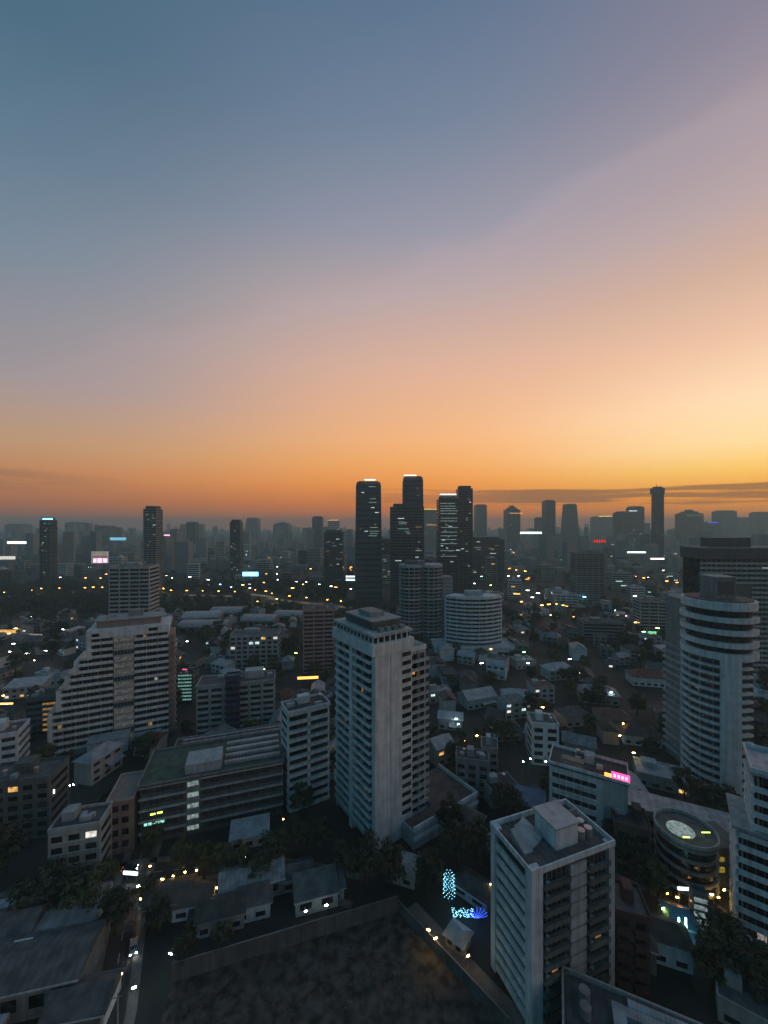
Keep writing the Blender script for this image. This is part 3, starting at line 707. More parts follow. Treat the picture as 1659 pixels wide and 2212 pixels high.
GB = 'mid-rise blocks among the low roofs'
block('apartment_tower', 655, 722, 1318, 290, 16, 10, 'pink_plaster', 'bands', 'dull pink banded apartment tower just behind the central white tower', 'tower', fl=3.1)
block('apartment_block', 430, 590, 1478, 206, 14, 14, 'pale_concrete', 'balcony', 'blue-grey balconied block with a dark navy centre strip beside the terraced slab', 'apartment block', GB)
rr_ = block('stair_tower', 488, 517, 1464, 203, 6, 14, 'navy_panel', 'grid', 'narrow navy tower strip in the middle of the blue-grey balconied block', 'tower', detail=False, kit=False)
r = block('office_block', 380, 416, 1463, 238, 10, 6, 'dark_concrete', 'grid', 'narrow dark block with a ladder of teal-lit floors behind the terraced slab', 'office', GB, detail=False)
for i in range(8): box('lit_floor', r, -3.6, 4.2, -.18, -.1, 3 + i * 2.1, 3.9 + i * 2.1, 'glow_teal')
block('apartment_tower', 238, 320, 1226, 340, 20, 8, 'pale_concrete', 'bands', 'tall grey-green banded tower rising behind the terraced white slab', 'tower', fl=3.6)
r = block('apartment_block', 62, 118, 1508, 203, 12, 16, 'dark_concrete', 'grid', 'dark block with a column of yellow-lit windows left of the terraced slab', 'apartment block', GB, detail=False)
for i in range(6): box('lit_window', r, 0.5, 6, -.2, -.12, 2.6 + i * 2.7, 3.7 + i * 2.7, 'glow_amber')
block('apartment_block', -30, 30, 1590, 163, 12, 24, 'white_paint', 'bands', 'white banded block cut by the view\'s border below the terraced slab', 'apartment block', GB)
block('apartment_block', 498, 600, 1372, 300, 14, 6, 'pale_concrete', 'grid', 'pale square block with a blank bay between the dome roofs and the navy-striped block', 'apartment block', GB)
block('apartment_block', 622, 716, 1532, 153, 10, 30, 'white_paint', 'balcony', 'slim white mid-rise with upright fins squeezed between the green-roofed office and the corner tower', 'apartment block', GB)
block('shop_house', 112, 208, 1790, 118, 9, 14, 'pale_concrete', 'grid', 'small blue-grey shop house beside the lower street, in front of the office pavilion', 'shop house', GB)
block('shop_house', -40, 96, 1690, 135, 12, 12, 'dark_concrete', 'grid', 'dark shop house row at the border of the view below the white banded block', 'shop house', GB)
block('apartment_block', 1150, 1206, 1566, 178, 10, -8, 'white_paint', 'grid', 'small white apartment house among trees between the corner tower and the pink-signed block', 'apartment block', GB)
block('apartment_block', 1245, 1305, 1196, 560, 20, -4, 'grey_concrete', 'bands', 'hazy grey banded block beyond the low roofs, below the red-windowed skyline tower', 'apartment block', GB)
block('apartment_block', 1262, 1345, 1345, 372, 16, -8, 'grey_concrete', 'grid', 'grey mid-rise with a bluish wall standing among the roofs between bowed slab and round tower', 'apartment block', GB, detail=False)
block('apartment_block', 1385, 1440, 1300, 400, 16, -10, 'pale_concrete', 'bands', 'pale mid-rise block nearest the round tower\'s shaft', 'apartment block', GB)
block('apartment_block', 1040, 1075, 1620, 172, 9, -14, 'pale_concrete', 'grid', 'grey house block with a bare gable right of the corner tower', 'apartment block', GB)
block('apartment_block', 985, 1055, 1645, 158, 8, -12, 'grey_concrete', 'grid', 'low grey block behind the bright lit stall', 'apartment block', GB)
block('apartment_block', 1332, 1402, 1790, 122, 10, -22, 'brown_roof', 'grid', 'low dark brown block between the pink-signed block and the round annex', 'apartment block', GB)
block('apartment_block', 1335, 1402, 1982, 92, 9, -16, 'maroon_wall', 'balcony', 'dark maroon balconied block just past the slotted white block', 'apartment block', GB)
r = block('stair_tower', 1500, 1527, 1940, 104, 3, -20, 'dark_concrete', 'grid', 'slim stair tower with a ladder of pale landings near the amber-lit court', 'tower', detail=False, kit=False)
for i in range(5): box('landing', r, -1.5, 1.5, -.5, -.1, 1.8 + i * 1.9, 2.7 + i * 1.9, 'glow_cool')

# the block with the pink roof sign
def signed_block():
    r = root('office_block', 74, 131, R(-30)); tag(r, 'white five-storey block with a blank corner wall and a pink roof sign', 'office', GB)
    keep(68, 139, 9); keep(80, 141, 10); keep(72, 132, 8)
    box('wall', r, -17, 0, 0, 12, 0, 24, 'white_paint'); box('blank_wall', r, 0.003, 7, .4, 12, 0, 24.4, 'pale_concrete')
    for i in range(6):
        box('window_band', r, -16, -2.2, -.08, .02, 2 + i * 3.7, 3.5 + i * 3.7, 'dark_glass'); box('sill', r, -16.5, -1.8, -.5, 0, 1.5 + i * 3.7, 1.95 + i * 3.7, 'white_paint')
        mullions(r, -16, -2.2, -.08, 2 + i * 3.7, 3.5 + i * 3.7, 2.2, 'pale_concrete', .14, .08)
    box('roof', r, -17.2, 7.2, -.2, 12.2, 24.4, 24.8, 'grey_roof'); parapet(r, -17.3, 7.3, -.3, 12.3, 24.8, 'white_paint', 1.0)
    roof_kit(r, -12, 0, 4, 12, 24.8, random.Random(8), 5, 'pale_concrete')
    box('roof_canopy', r, -13, -6, 1, 4, 27, 27.2, 'tin_roof'); box('canopy_lamp', r, -12.4, -6.6, 2.2, 2.5, 26.8, 27.0, 'sign_pale')
    for x in (-13, -6.2): box('canopy_post', r, x, x + .2, 1.2, 1.4, 24.8, 27, 'steel')
    s = root('roof_sign', 76.5, 129.6, R(-30), 24.9); tag(s, 'glowing pink and orange advertising board on the white block\'s roof corner', 'sign')
    box('post', s, -1.6, -1.4, .2, .4, 0, .6, 'steel'); box('post', s, 3, 3.2, .2, .4, 0, .6, 'steel')
    box('pink_panel', s, -.6, 4.6, 0, .3, .6, 2.9, 'sign_pink'); box('orange_panel', s, -2.6, -.6, 0, .3, .6, 1.9, 'sign_orange')
    for q in range(3): box('stripe', s, -2.5, -.7, -.03, -.002, .72 + q * .4, .86 + q * .4, 'sign_red')
    for q in range(4): box('letter_bar', s, 0 + q * 1.1, .65 + q * 1.1, -.03, -.002, 1.3, 2.3, 'sign_rose')
    w = root('roof_terrace', 0, 0); 
    bpy.data.objects.remove(w)
    g = root('long_building', 82, 141, R(-26)); tag(g, 'long low white building with a flat white roof edge running from the pink-signed block', 'building')
    box('wall', g, 0, 40, 0, 10, 0, 9, 'grey_concrete'); box('roof_edge', g, -.4, 40.4, -.6, 10.4, 9, 10.6, 'white_roof')
    for i in range(2): box('window_band', g, 1, 39, -.08, .02, 1.5 + i * 3.6, 3.6 + i * 3.6, 'dark_glass')
    for k in range(4): q = Matrix.Rotation(R(-26), 2) @ Vector((5 + 10 * k, 5)); keep(82 + q.x, 141 + q.y, 7)
    box('green_net', g, 33, 39, -.95, -.65, 1, 8.4, 'green_net')
signed_block()

# big arched roofs
for i, (x0, x1, yb, hh) in enumerate(((396, 470, 1345, 9), (455, 524, 1334, 9), (384, 484, 1366, 8), (520, 590, 1352, 8), (590, 650, 1342, 8))):
    d = gd(yb); W = (x1 - x0) / FPX * d; X = gx((x0 + x1) / 2, d)
    r = root('market_hall', X, d, R(8 - 4 * i)); keep(X, d + 9, W * .55)
    box('wall', r, -W / 2, W / 2, 0, 22, 0, 5, 'grey_concrete'); inst('roof', roof_mesh('vault', 'white_roof'), r, (0, 11, 5), (W + 2, 24, hh * .6)); box('gutter', r, -W / 2 - 1, W / 2 + 1, -1.2, -.9, 4.6, 5.2, 'steel')
    for k in range(5): box('door', r, -W / 2 + W * (k + .2) / 5, -W / 2 + W * (k + .8) / 5, -.1, -.002, 0, 3.4, 'dark_glass')
    later(r, 'wide hall under a pale arched metal roof', 'hall', 'arched market halls', (X, d, 6))

# low flat / warehouse roofs in the lower street
def shed(x, y, yaw, w, d, h, roofm, kind, label, rise=1.6, lit=None):
    r = root('warehouse', x, y, R(yaw)); keep(x, y, max(w, d) * .45)
    box('wall', r, -w / 2, w / 2, -d / 2, d / 2, 0, h, 'grey_concrete'); inst('roof', roof_mesh(kind, roofm), r, (0, 0, h), (w + 1, d + 1.2, rise)); box('gutter', r, -w / 2 - .5, w / 2 + .5, -d / 2 - .8, -d / 2 - .55, h - .25, h + .1, 'white_roof')
    n = max(2, int(w / 5))
    for k in range(n): box('window', r, -w / 2 + w * (k + .2) / n, -w / 2 + w * (k + .75) / n, -d / 2 - .08, -d / 2, h * .35, h * .75, 'dark_glass')
    if lit: box('strip_lamp', r, -w * .3, w * .2, -d / 2 - .5, -d / 2 - .3, h * .85, h * .85 + .18, lit)
    return tag(r, label, 'warehouse', 'sheds along the lower streets')
shed(-98, 104, 12, 40, 9, 5, 'white_roof', 'mono', 'long shed with a pale roof edge along the lower cross street')
shed(-84, 92, 13, 26, 13, 7, 'grey_roof', 'gable', 'wide grey-roofed shed beside the lower lane, nearest the view\'s bottom corner', 2)
shed(-92, 77, 10, 24, 8, 4, 'tin_roof', 'mono', 'low tin shed with amber strip lamps at the bottom of the lane', 1.2, 'lamp_amber')
shed(-40, 118, 18, 18, 10, 5, 'tin_roof', 'gable', 'tin-roofed shed between the office and the hoarding', 2, None)
shed(-20, 114, 16, 12, 7, 4.5, 'grey_roof', 'mono', 'small grey shed just behind the far hoarding')
shed(27, 116, -40, 11, 7, 3.2, 'grey_roof', 'hip', 'grey hip-roofed shed between the hoarding corner and the slotted block', 2)
shed(62, 103, -25, 15, 11, 6, 'grey_roof', 'hip', 'grey hip-roofed hall right behind the slotted white block', 3)
shed(55, 146, -20, 10, 8, 7, 'blue_roof', 'mono', 'small house with a bright blue tin roof before the pink-signed block', 1.8)
shed(-62, 112, 15, 12, 8, 4.5, 'brown_roof', 'gable', 'brown-roofed shed beside the amber-lit garden', 2)
shed(100, 132, -30, 14, 9, 5, 'grey_roof', 'mono', 'grey lean-to behind the round annex')
shed(30, 140.5, 30, 8, 6, 3.6, 'brown_roof', 'gable', 'brown shed by the podium\'s far corner', 1.8)

def near_roof():
    r = root('flat_roof_building', 48.5, 74, R(-24), -4.4); tag(r, 'flat-roofed building with pale ducts on its roof in the lower corner of the view', 'building')
    keep(50, 76, 13); keep(60, 72, 10)
    box('wall', r, -13, 13, -8, 8, 0, 15, 'tan_plaster'); box('roof', r, -12.7, 12.7, -7.7, 7.7, 15, 15.3, 'grey_roof'); parapet(r, -13.3, 13.3, -8.3, 8.3, 15, 'cream_paint', 1.2, .4)
    box('duct', r, -4, -1.6, -7, 5, 15.3, 16.6, 'white_roof'); box('duct', r, -1.6, 9, 3.2, 5, 15.3, 16.5, 'white_roof'); inst('canopy', roof_mesh('vault', 'white_roof'), r, (5.5, 6.2, 15.3), (13, 2.4, 1.3))
    box('stair_house', r, 4, 9, -4, 1, 15.3, 18, 'pale_concrete'); box('stair_roof', r, 3.6, 9.4, -4.4, 1.4, 18, 18.25, 'tin_roof'); cyl('water_tank', r, -9, 4, 15.3, 17.4, 1.1, 'tank_metal'); cyl('water_tank', r, -9, 1, 15.3, 17.4, 1.1, 'tank_metal')
    box('air_unit', r, -8, -6, -5, -3.8, 15.3, 16.5, 'pale_concrete'); box('air_unit', r, -10.5, -8.7, -5, -3.8, 15.3, 16.5, 'pale_concrete')
    for i in range(4):
        for k in range(6): box('window', r, -12 + k * 4.2, -9.4 + k * 4.2, -8.06, -8, 2 + i * 3.6, 3.8 + i * 3.6, 'dark_glass')
near_roof()

# ------------------------------------------------------------------ skyline
GS = 'skyline towers in the haze'
def sky_tower(px0, px1, ytop, d, label, wall='tower_cladding', fl=4.0, taper=0.0, depth=None, shape='slab', lit=None, cap=None, dark=True, yaw=0, name='skyscraper'):
    if ytop < 1133 and d >= 800: d = min(2600, 112 * FPX / (YH - ytop + 3), d * 2.1)
    c = (px0 + px1) / 2; W = (px1 - px0) / FPX * d; h = zat(ytop, d); X = gx(c, d); depth = depth or W * .85
    r = root(name, X, d, R(yaw)); keep(X, d + depth / 2, W * .7); tag(r, label, 'skyscraper', GS)
    rng = random.Random(int(px0 * 13 + ytop)); n = max(3, int(h / fl)); w2 = W / 2
    if shape == 'taper':
        t = taper; v = []
        for z, k in ((0, 1 + t), (h * .97, 1.0), (h, .93)):
            v += [(-w2 * k, depth / 2 - depth / 2 * k, z), (w2 * k, depth / 2 - depth / 2 * k, z), (w2 * k, depth / 2 + depth / 2 * k, z), (-w2 * k, depth / 2 + depth / 2 * k, z)]
        f = []
        for q in (0, 4): f += [(q + i, q + (i + 1) % 4, q + 4 + (i + 1) % 4, q + 4 + i) for i in range(4)]
        f.append((8, 9, 10, 11)); mesh('shaft', v, f, wall, r)
        for i in range(1, n, 2):
            z = i * fl; k = 1 + t * (1 - z / h); box('floor_band', r, -w2 * k - .1, w2 * k + .1, depth / 2 - depth / 2 * k - .1, depth / 2 + depth / 2 * k + .1, z, z + 1.2, 'dark_glass')
    else:
        box('shaft', r, -w2, w2, 0, depth, 0, h - 3, wall)
        for i in range(1, n): box('floor_band', r, -w2 - .12, w2 + .12, -.12, depth + .12, i * fl, i * fl + fl * .45, 'dark_glass')
        for k in (-.98, -.33, .33, .98): box('rib', r, k * w2 - .5, k * w2 + .5, -.5, .3, 0, h - 3, wall)
        if shape == 'stepped': 
            box('setback', r, -w2 * .6, w2 * .6, depth * .2, depth * .8, h - 3, h * 1.0 + h * .05, wall); box('setback', r, -w2 * .3, w2 * .3, depth * .35, depth * .65, h * 1.05, h * 1.1, wall)
        pass
    box('crown', r, -w2 * .8, w2 * .8, depth * .1, depth * .9, h - 3.0, h + 1.5, 'dark_concrete')
    if lit:
        x0, x1, zs, m_ = lit
        for z in zs: box('lit_floor', r, -w2 + x0 * W + rng.uniform(0, .06) * W, -w2 + x1 * W - rng.uniform(0, .2) * W, -.7, -.55, z, z + .85, m_)
    for q in range(14 if d < 800 else 5):
        zz = rng.uniform(.15, .93) * h; xx = rng.uniform(-.85, .7) * w2; box('lit_window', r, xx, xx + rng.uniform(.05, .2) * W, -.66, -.56, zz, zz + .9, rng.choice(['glow_pale', 'glow_amber', 'glow_white', 'room_cool']))
    if rng.random() < .4: cyl('mast', r, rng.uniform(-.3, .3) * w2, depth / 2, h + 1.5, min(228, h + rng.uniform(6, 16)), .5 + d * .0003, 'steel', 6)
    if cap: box('crown_lamp', r, -w2 * cap[0], w2 * cap[1], -.9, -.5, h + cap[2], h + cap[2] + cap[4], cap[3])
    return r
zN = lambda ys, d: [zat(y, d) for y in ys]
sky_tower(769, 823, 1041, 560, 'dark skyscraper with a column of lit floors, first of the central pair', 'tower_cladding', fl=4, taper=.1, shape='taper', yaw=2,
          lit=(.5, .98, zN((1052, 1078, 1086, 1140, 1148, 1153, 1158, 1166, 1171, 1179, 1190, 1194, 1204), 560), 'glow_pale'), cap=(.3, .55, 2.5, 'sign_white', 1.2))
sky_tower(871, 914, 1030, 610, 'dark tapering skyscraper with a flat lit crown, second of the central pair', 'tower_cladding', taper=.12, shape='taper', cap=(.9, .3, 1.6, 'sign_white', 1.2))
sky_tower(843, 916, 1090, 540, 'broad dark tower block standing before the tapering skyscraper', 'tower_cladding', lit=(.2, .62, zN((1128, 1132, 1143), 540), 'glow_teal'))
sky_tower(948, 992, 1073, 580, 'lit-floored office tower right of the central skyscraper pair', 'tower_cladding', lit=(.05, .95, zN((1071, 1088, 1094, 1099, 1104, 1110, 1120, 1126, 1140, 1150, 1158, 1166, 1175, 1190, 1202), 580), 'glow_pale'), cap=(.9, .7, 3.0, 'sign_cool', 1.0))
sky_tower(990, 1021, 1051, 640, 'slim dark tower abutting the lit-floored office tower', 'tower_cladding', shape='slab')
sky_tower(916, 950, 1100, 900, 'hazy tower with two amber lit ledges between the central skyscrapers', 'grey_concrete', cap=(1, 1, -1, 'sign_yellow', 1.6), lit=(.1, .95, zN((1133,), 900), 'sign_orange'))
sky_tower(1028, 1052, 1090, 1100, 'hazy slab tower right after the slim dark tower', 'grey_concrete')
sky_tower(1095, 1124, 1100, 900, 'stepped spire tower, hazy, left of the paired blocks', 'dark_concrete', shape='stepped', cap=(.6, 1.4, -20, 'sign_orange', 1.2))
sky_tower(1178, 1200, 1081, 1000, 'slim tall tower with a lower shoulder block attached', 'dark_concrete')
sky_tower(1160, 1179, 1118, 985, 'shoulder block against the slim tall tower', 'dark_concrete')
sky_tower(1224, 1246, 1089, 1050, 'hazy tower on a broader base with a faint pink line', 'dark_concrete', shape='taper', taper=.5)
sky_tower(1290, 1324, 1116, 1200, 'hazy tower topped by a yellow lamp band', 'grey_concrete', cap=(.8, .8, 1, 'sign_yellow', 2.2))
sky_tower(1342, 1378, 1105, 820, 'broad dark hazy tower with a white roof lamp', 'tower_cladding', cap=(.1, .9, 2, 'sign_cool', 1.4))
sky_tower(1366, 1392, 1094, 850, 'dark tower half hidden behind the broad hazy tower', 'tower_cladding')
rn = sky_tower(1417, 1434, 1052, 1000, 'needle-thin tallest tower of the hazy skyline under the streaked cloud', 'dark_concrete', fl=5)
dn = rn.location.y; box('lookout', rn, -.0118 * dn, .0118 * dn, -1.5, 22, zat(1066, dn), zat(1054, dn), 'dark_concrete')
sky_tower(1482, 1520, 1108, 900, 'dark boxy tower with a pale lit band, right of the needle tower', 'tower_cladding', cap=(1, .95, -12, 'glow_green', 2.5), shape='stepped')
sky_tower(1560, 1592, 1103, 1050, 'hazy square tower with a narrower top, third right of the needle', 'grey_concrete')
sky_tower(1600, 1640, 1118, 1300, 'wide pale hazy block near the end of the skyline', 'grey_concrete')
sky_tower(1642, 1672, 1106, 1150, 'hazy tower cut by the end of the skyline', 'grey_concrete')
sky_tower(1524, 1552, 1128, 1000, 'low hazy block carrying a blue lit line', 'grey_concrete', cap=(.6, .9, -3, 'sign_blue', 2.2))
sky_tower(310, 338, 1095, 620, 'tall banded tower standing alone over the park skyline', 'grey_concrete', fl=3.6)
sky_tower(86, 108, 1120, 700, 'dark slim tower wearing a blue lit cap', 'dark_concrete', cap=(.4, 1.6, -2, 'sign_cyan', 2.2))
sky_tower(402, 422, 1128, 800, 'dark slim tower, first of the two right of the lone banded tower', 'dark_concrete')
sky_tower(497, 518, 1124, 780, 'dark slim tower, second of the two right of the lone banded tower', 'dark_concrete')
sky_tower(532, 556, 1119, 1700, 'pale hazy tower just past the second slim dark tower', 'grey_concrete')
sky_tower(590, 624, 1131, 1500, 'pale hazy stepped block midway along the skyline', 'grey_concrete', shape='stepped')
sky_tower(674, 696, 1116, 800, 'dark tower with stepped shoulders left of the central skyscrapers', 'dark_concrete')
sky_tower(700, 740, 1146, 780, 'low dark shoulder block before the central skyscrapers', 'dark_concrete')
sky_tower(708, 732, 1124, 1600, 'pale hazy tower with an orange lit ledge', 'grey_concrete', cap=(1, 1, 0, 'sign_orange', 2.4))
sky_tower(205, 235, 1136, 1900, 'faint hazy block left of the lone banded tower', 'grey_concrete')
sky_tower(140, 172, 1128, 2000, 'faint hazy tower beside the blue-capped slim tower', 'grey_concrete')
sky_tower(10, 44, 1132, 1800, 'faint hazy block at the far end of the skyline', 'grey_concrete')
sky_tower(770, 850, 1165, 790, 'low dark office mass at the foot of the central skyscrapers', 'dark_concrete', name='office_block')
sky_tower(786, 872, 1203, 740, 'plain grey podium block in front of the central skyscrapers', 'pale_concrete', name='office_block')
sky_tower(1000, 1090, 1162, 780, 'dark office mass right below the slim dark tower', 'dark_concrete', name='office_block')

# ------------------------------------------------------------------ lights the photo shows
def lamp(px, py, colr, group='street lamps across the city', h=8.0, size=1.0):
    d = gd(py, h); x = gx(px, d); s = 1.0
    r = root('street_lamp', x, d, random.uniform(-.4, .4))
    cyl('pole', r, 0, .9, 0, h, .09, 'steel', 6); box('arm', r, -.05, .05, -.2, .95, h - .05, h + .05, 'steel')
    w = max(.45, min(1.9, .0034 * d)) * size * random.uniform(.55, 1.35); t = max(.12, min(.4, .0008 * d))
    box('lamp_head', r, -w, w, -.2 - 1.6 * t, -.2, h - t, h + .06, ('lamp_' if d < 260 else 'far_') + colr)
    box('lamp_hood', r, -w - .04, w + .04, -.199, -.02, h - .02, h + .14, 'steel')
    keep(x, d, .4)
    nm = {'cool': 'bluish white', 'teal': 'teal', 'white': 'white', 'amber': 'amber', 'orange': 'orange'}.get(colr, colr)
    return later(r, nm + ' street lamp', 'street lamp', group, (x, d, h))
def sign(px, py, wpx, hpx, d, colr, look, name='billboard', base=None, strength='sign_', panels=()):
    """lit board on two posts, standing on the ground or on a roof at height base"""
    W, Hh = wpx / FPX * d, max(.5, hpx / FPX * d); z = zat(py, d); X = gx(px, d)
    r = root(name, X, d, random.uniform(-.15, .15)); keep(X, d, W * .3)
    o = box('lit_panel', r, -W / 2, W / 2, -.2, .1, z - Hh / 2, z + Hh / 2, strength + colr); box('frame', r, -W / 2 - .15, W / 2 + .15, .1, .35, z - Hh / 2 - .15, z + Hh / 2 + .15, 'steel')
    for s in (-.35, .35): box('post', r, s * W - .2, s * W + .2, .36, .7, 0, z, 'steel')
    for (a, b, c_, e, m_) in panels: box('lit_panel', r, -W / 2 + a * W, -W / 2 + b * W, -.26, -.21, z - Hh / 2 + c_ * Hh, z - Hh / 2 + e * Hh, m_)
    return later(r, look, 'billboard', 'lit boards across the city', (X, d, z))

for px, py, c in [(68,1331,'white'),(137,1359,'white'),(35,1357,'amber'),(20,1368,'amber'),(30,1390,'cool'),(22,1407,'white'),(60,1411,'white'),(100,1405,'cool'),(128,1397,'cool'),(75,1426,'amber'),
        (8,1502,'orange'),(14,1520,'orange'),(28,1560,'cool'),(70,1660,'cool'),(92,1655,'amber'),(150,1696,'cool'),(160,1694,'cool'),(130,1590,'cool'),(30,1612,'lime'),
        (335,1233,'white'),(90,1271,'amber'),(105,1238,'cool'),(185,1248,'amber'),(202,1268,'orange'),(230,1240,'amber'),(278,1240,'amber'),(360,1243,'amber'),(372,1248,'cool'),(410,1246,'cool'),(450,1252,'cool'),
        (476,1262,'cyan'),(500,1268,'cool'),(525,1263,'amber'),(540,1270,'white'),(570,1258,'amber'),(600,1252,'white'),(640,1256,'cool'),(662,1257,'white'),(690,1262,'cool'),(715,1266,'white'),(725,1268,'amber'),
        (655,1262,'amber'),(632,1270,'amber'),(758,1272,'cool'),(800,1268,'cool'),(820,1262,'white'),(845,1252,'white'),(860,1256,'lime'),(850,1270,'cool'),(800,1228,'white'),(846,1226,'white'),(834,1240,'amber'),(848,1240,'white'),
        (866,1261,'amber'),(975,1234,'white'),(1000,1222,'cool'),(1010,1256,'orange'),(1025,1260,'white'),(1008,1264,'amber'),(1060,1264,'lime'),(1040,1245,'cool'),(1066,1246,'cool'),(1098,1244,'cool'),(1120,1244,'cool'),(1112,1259,'amber'),(1115,1266,'white'),
        (1100,1228,'orange'),(1115,1231,'orange'),(1135,1234,'orange'),(1140,1275,'cool'),(1150,1290,'cool'),(1262,1289,'cyan'),(1170,1307,'amber'),(1185,1305,'orange'),(1200,1304,'amber'),(1215,1307,'orange'),(1225,1309,'amber'),(1190,1328,'amber'),(1200,1332,'cool'),
        (1240,1332,'orange'),(1255,1336,'amber'),(1330,1318,'teal'),(1350,1330,'rose'),(1372,1344,'amber'),(1390,1364,'green'),(1420,1356,'amber'),(1385,1312,'cool'),(1355,1250,'cool'),(1372,1245,'orange'),(1390,1248,'orange'),(1400,1247,'cool'),(1425,1208,'orange'),(1452,1205,'orange'),(1470,1225,'lime'),
        (1440,1255,'orange'),(1462,1258,'orange'),(1478,1262,'amber'),(1485,1256,'cool'),(1480,1272,'orange'),(1492,1298,'green'),
        (1132,1408,'green'),(1230,1423,'cool'),(985,1552,'cool'),(990,1563,'cool'),(970,1598,'amber'),(1004,1600,'amber'),(1030,1588,'amber'),(1172,1527,'amber'),(1160,1550,'orange'),(1320,1495,'cool'),(1345,1562,'amber'),(1338,1588,'amber'),(1368,1625,'amber'),
        (1130,1644,'teal'),(1145,1638,'cool'),(1178,1644,'cool'),(1470,1578,'amber'),(1462,1586,'cool'),(1140,1432,'cool'),(1040,1432,'cool'),(1060,1401,'amber'),(1250,1453,'white'),
        (640,1410,'lime'),(570,1445,'lime'),(405,1385,'white'),(1568,1990,'amber'),(1592,1999,'amber'),(1617,2008,'amber'),(1655,2034,'amber'),(1430,1960,'lime'),
        (306,1940,'amber'),(309,1950,'amber'),(312,1960,'amber'),(300,1912,'white'),(318,1908,'white'),(325,1869,'amber'),(225,1852,'cool'),(705,1953,'white'),(370,2057,'cool'),(290,2130,'cool'),(262,2100,'amber'),(185,2130,'amber'),(190,2142,'amber'),(134,2154,'amber'),(12,2062,'yellow'),(375,1890,'amber'),(400,1882,'amber'),(425,1878,'amber'),(352,1897,'amber'),(470,1916,'amber'),(505,1922,'amber'),(440,1868,'amber'),(410,1893,'yellow'),(1440,1928,'orange'),(1462,1936,'orange'),(1536,1930,'amber'),(1550,1936,'orange'),(1562,1920,'amber'),(1500,1944,'orange'),(940,2024,'amber'),(926,2006,'amber'),(1010,2062,'amber'),(1060,1908,'amber'),(1072,1908,'amber'),(612,1768,'amber'),(660,1966,'cool')]:
    lamp(px, py, c, h=(8.0 if py < 1800 else 4.5), size=1.0 if py < 1500 else .7)
random.seed(4)
for p_ in paths:                                           # amber lamps along the park paths
    for (a, b) in zip(p_[:-1], p_[1:]):
        a, b = Vector(a), Vector(b); k = max(1, int((b - a).length / 20))
        for q in range(k):
            c = a.lerp(b, q / k); s = proj(c.x + 4.2, c.y + 3, 7)
            if -20 < s[0] < 1680: lamp(s[0], s[1], 'orange', 'amber lamps along the park paths', 7.0, .65)
sign(541, 1240, 34, 9, 640, 'cyan', 'sky-blue lit billboard over the trees')
sign(369, 1158, 30, 6, 1300, 'rose', 'far pink lit billboard')
sign(216, 1204, 34, 26, 700, 'white', 'tall cream-topped billboard with pink bars', strength='glow_', panels=((.05, .95, .52, .6, 'glow_red'), (.12, .3, .08, .4, 'sign_rose'), (.36, .62, .06, .42, 'sign_rose'), (.68, .92, .08, .4, 'sign_rose'), (.0, 1, .44, .48, 'glow_cyan')))
sign(1295, 1169, 26, 8, 900, 'red', 'row of five faint red lit squares on a dark board', strength='dim_', panels=tuple((.04 + .2 * i, .16 + .2 * i, .1, .9, 'room_red') for i in range(5)))
sign(1147, 1151, 46, 4, 1000, 'cool', 'bright white lit bar high on the hazy skyline')
sign(1375, 1193, 38, 3, 700, 'cool', 'row of white lit bars below the needle tower')
sign(255, 1164, 34, 6, 1000, 'cyan', 'pale blue lit billboard at the park skyline', strength='room_')
sign(36, 1172, 44, 5, 900, 'cool', 'white lit board near the blue-capped tower')
sign(765, 1249, 36, 10, 560, 'cool', 'whitish lit glass front', strength='room_', panels=((0, 1, .85, 1, 'sign_cool'), (.1, .8, .4, .6, 'glow_blue'), (0, 1, 0, .12, 'sign_cool')))
sign(15, 1205, 34, 7, 800, 'white', 'pale lit shop front at the edge of the far skyline', strength='room_')
sign(1405, 1367, 24, 6, 380, 'green', 'pale green lit board over low roofs', strength='room_')
sign(1420, 1207, 30, 3, 900, 'white', 'white lit bar beside the wide grey slab')
sign(665, 1464, 44, 5, 262, 'orange', 'glowing orange awning', 'lit_awning')
sign(405, 1447, 22, 2.5, 260, 'pink', 'thin magenta lit bar beside the terraced slab', 'lit_bar')
sign(100, 1708, 40, 8, 140, 'white', 'white and red lit shop board', panels=((.05, .8, .4, 1, 'sign_red'),))
sign(282, 1886, 32, 6, 120, 'cool', 'bright white lit street board')
sign(993, 1741, 30, 32, 152, 'cool', 'bright lit white stall front', strength='room_', panels=((.05, .95, .82, .98, 'sign_white'),))
sign(997, 1694, 24, 7, 160, 'white', 'small white lit board with a red line', panels=((0, 1, .6, .75, 'room_red'),))
sign(1482, 1920, 34, 5, 110, 'cool', 'bright white lit bar in the amber-lit court', 'lit_bar')

sign(22, 1364, 48, 7, 395, 'amber', 'wide amber-lit market front', 'lit_hall', strength='room_')
sign(70, 1372, 46, 6, 385, 'white', 'long pale-lit market canopy', 'lit_hall', strength='glow_')
sign(24, 1405, 44, 3, 345, 'cool', 'thin white lit shop strip', 'lit_bar')
sign(34, 1412, 40, 2.5, 338, 'rose', 'thin rosy lit shop strip', 'lit_bar', strength='room_')
sign(12, 1520, 30, 3, 235, 'amber', 'amber lit shop strip', 'lit_bar')
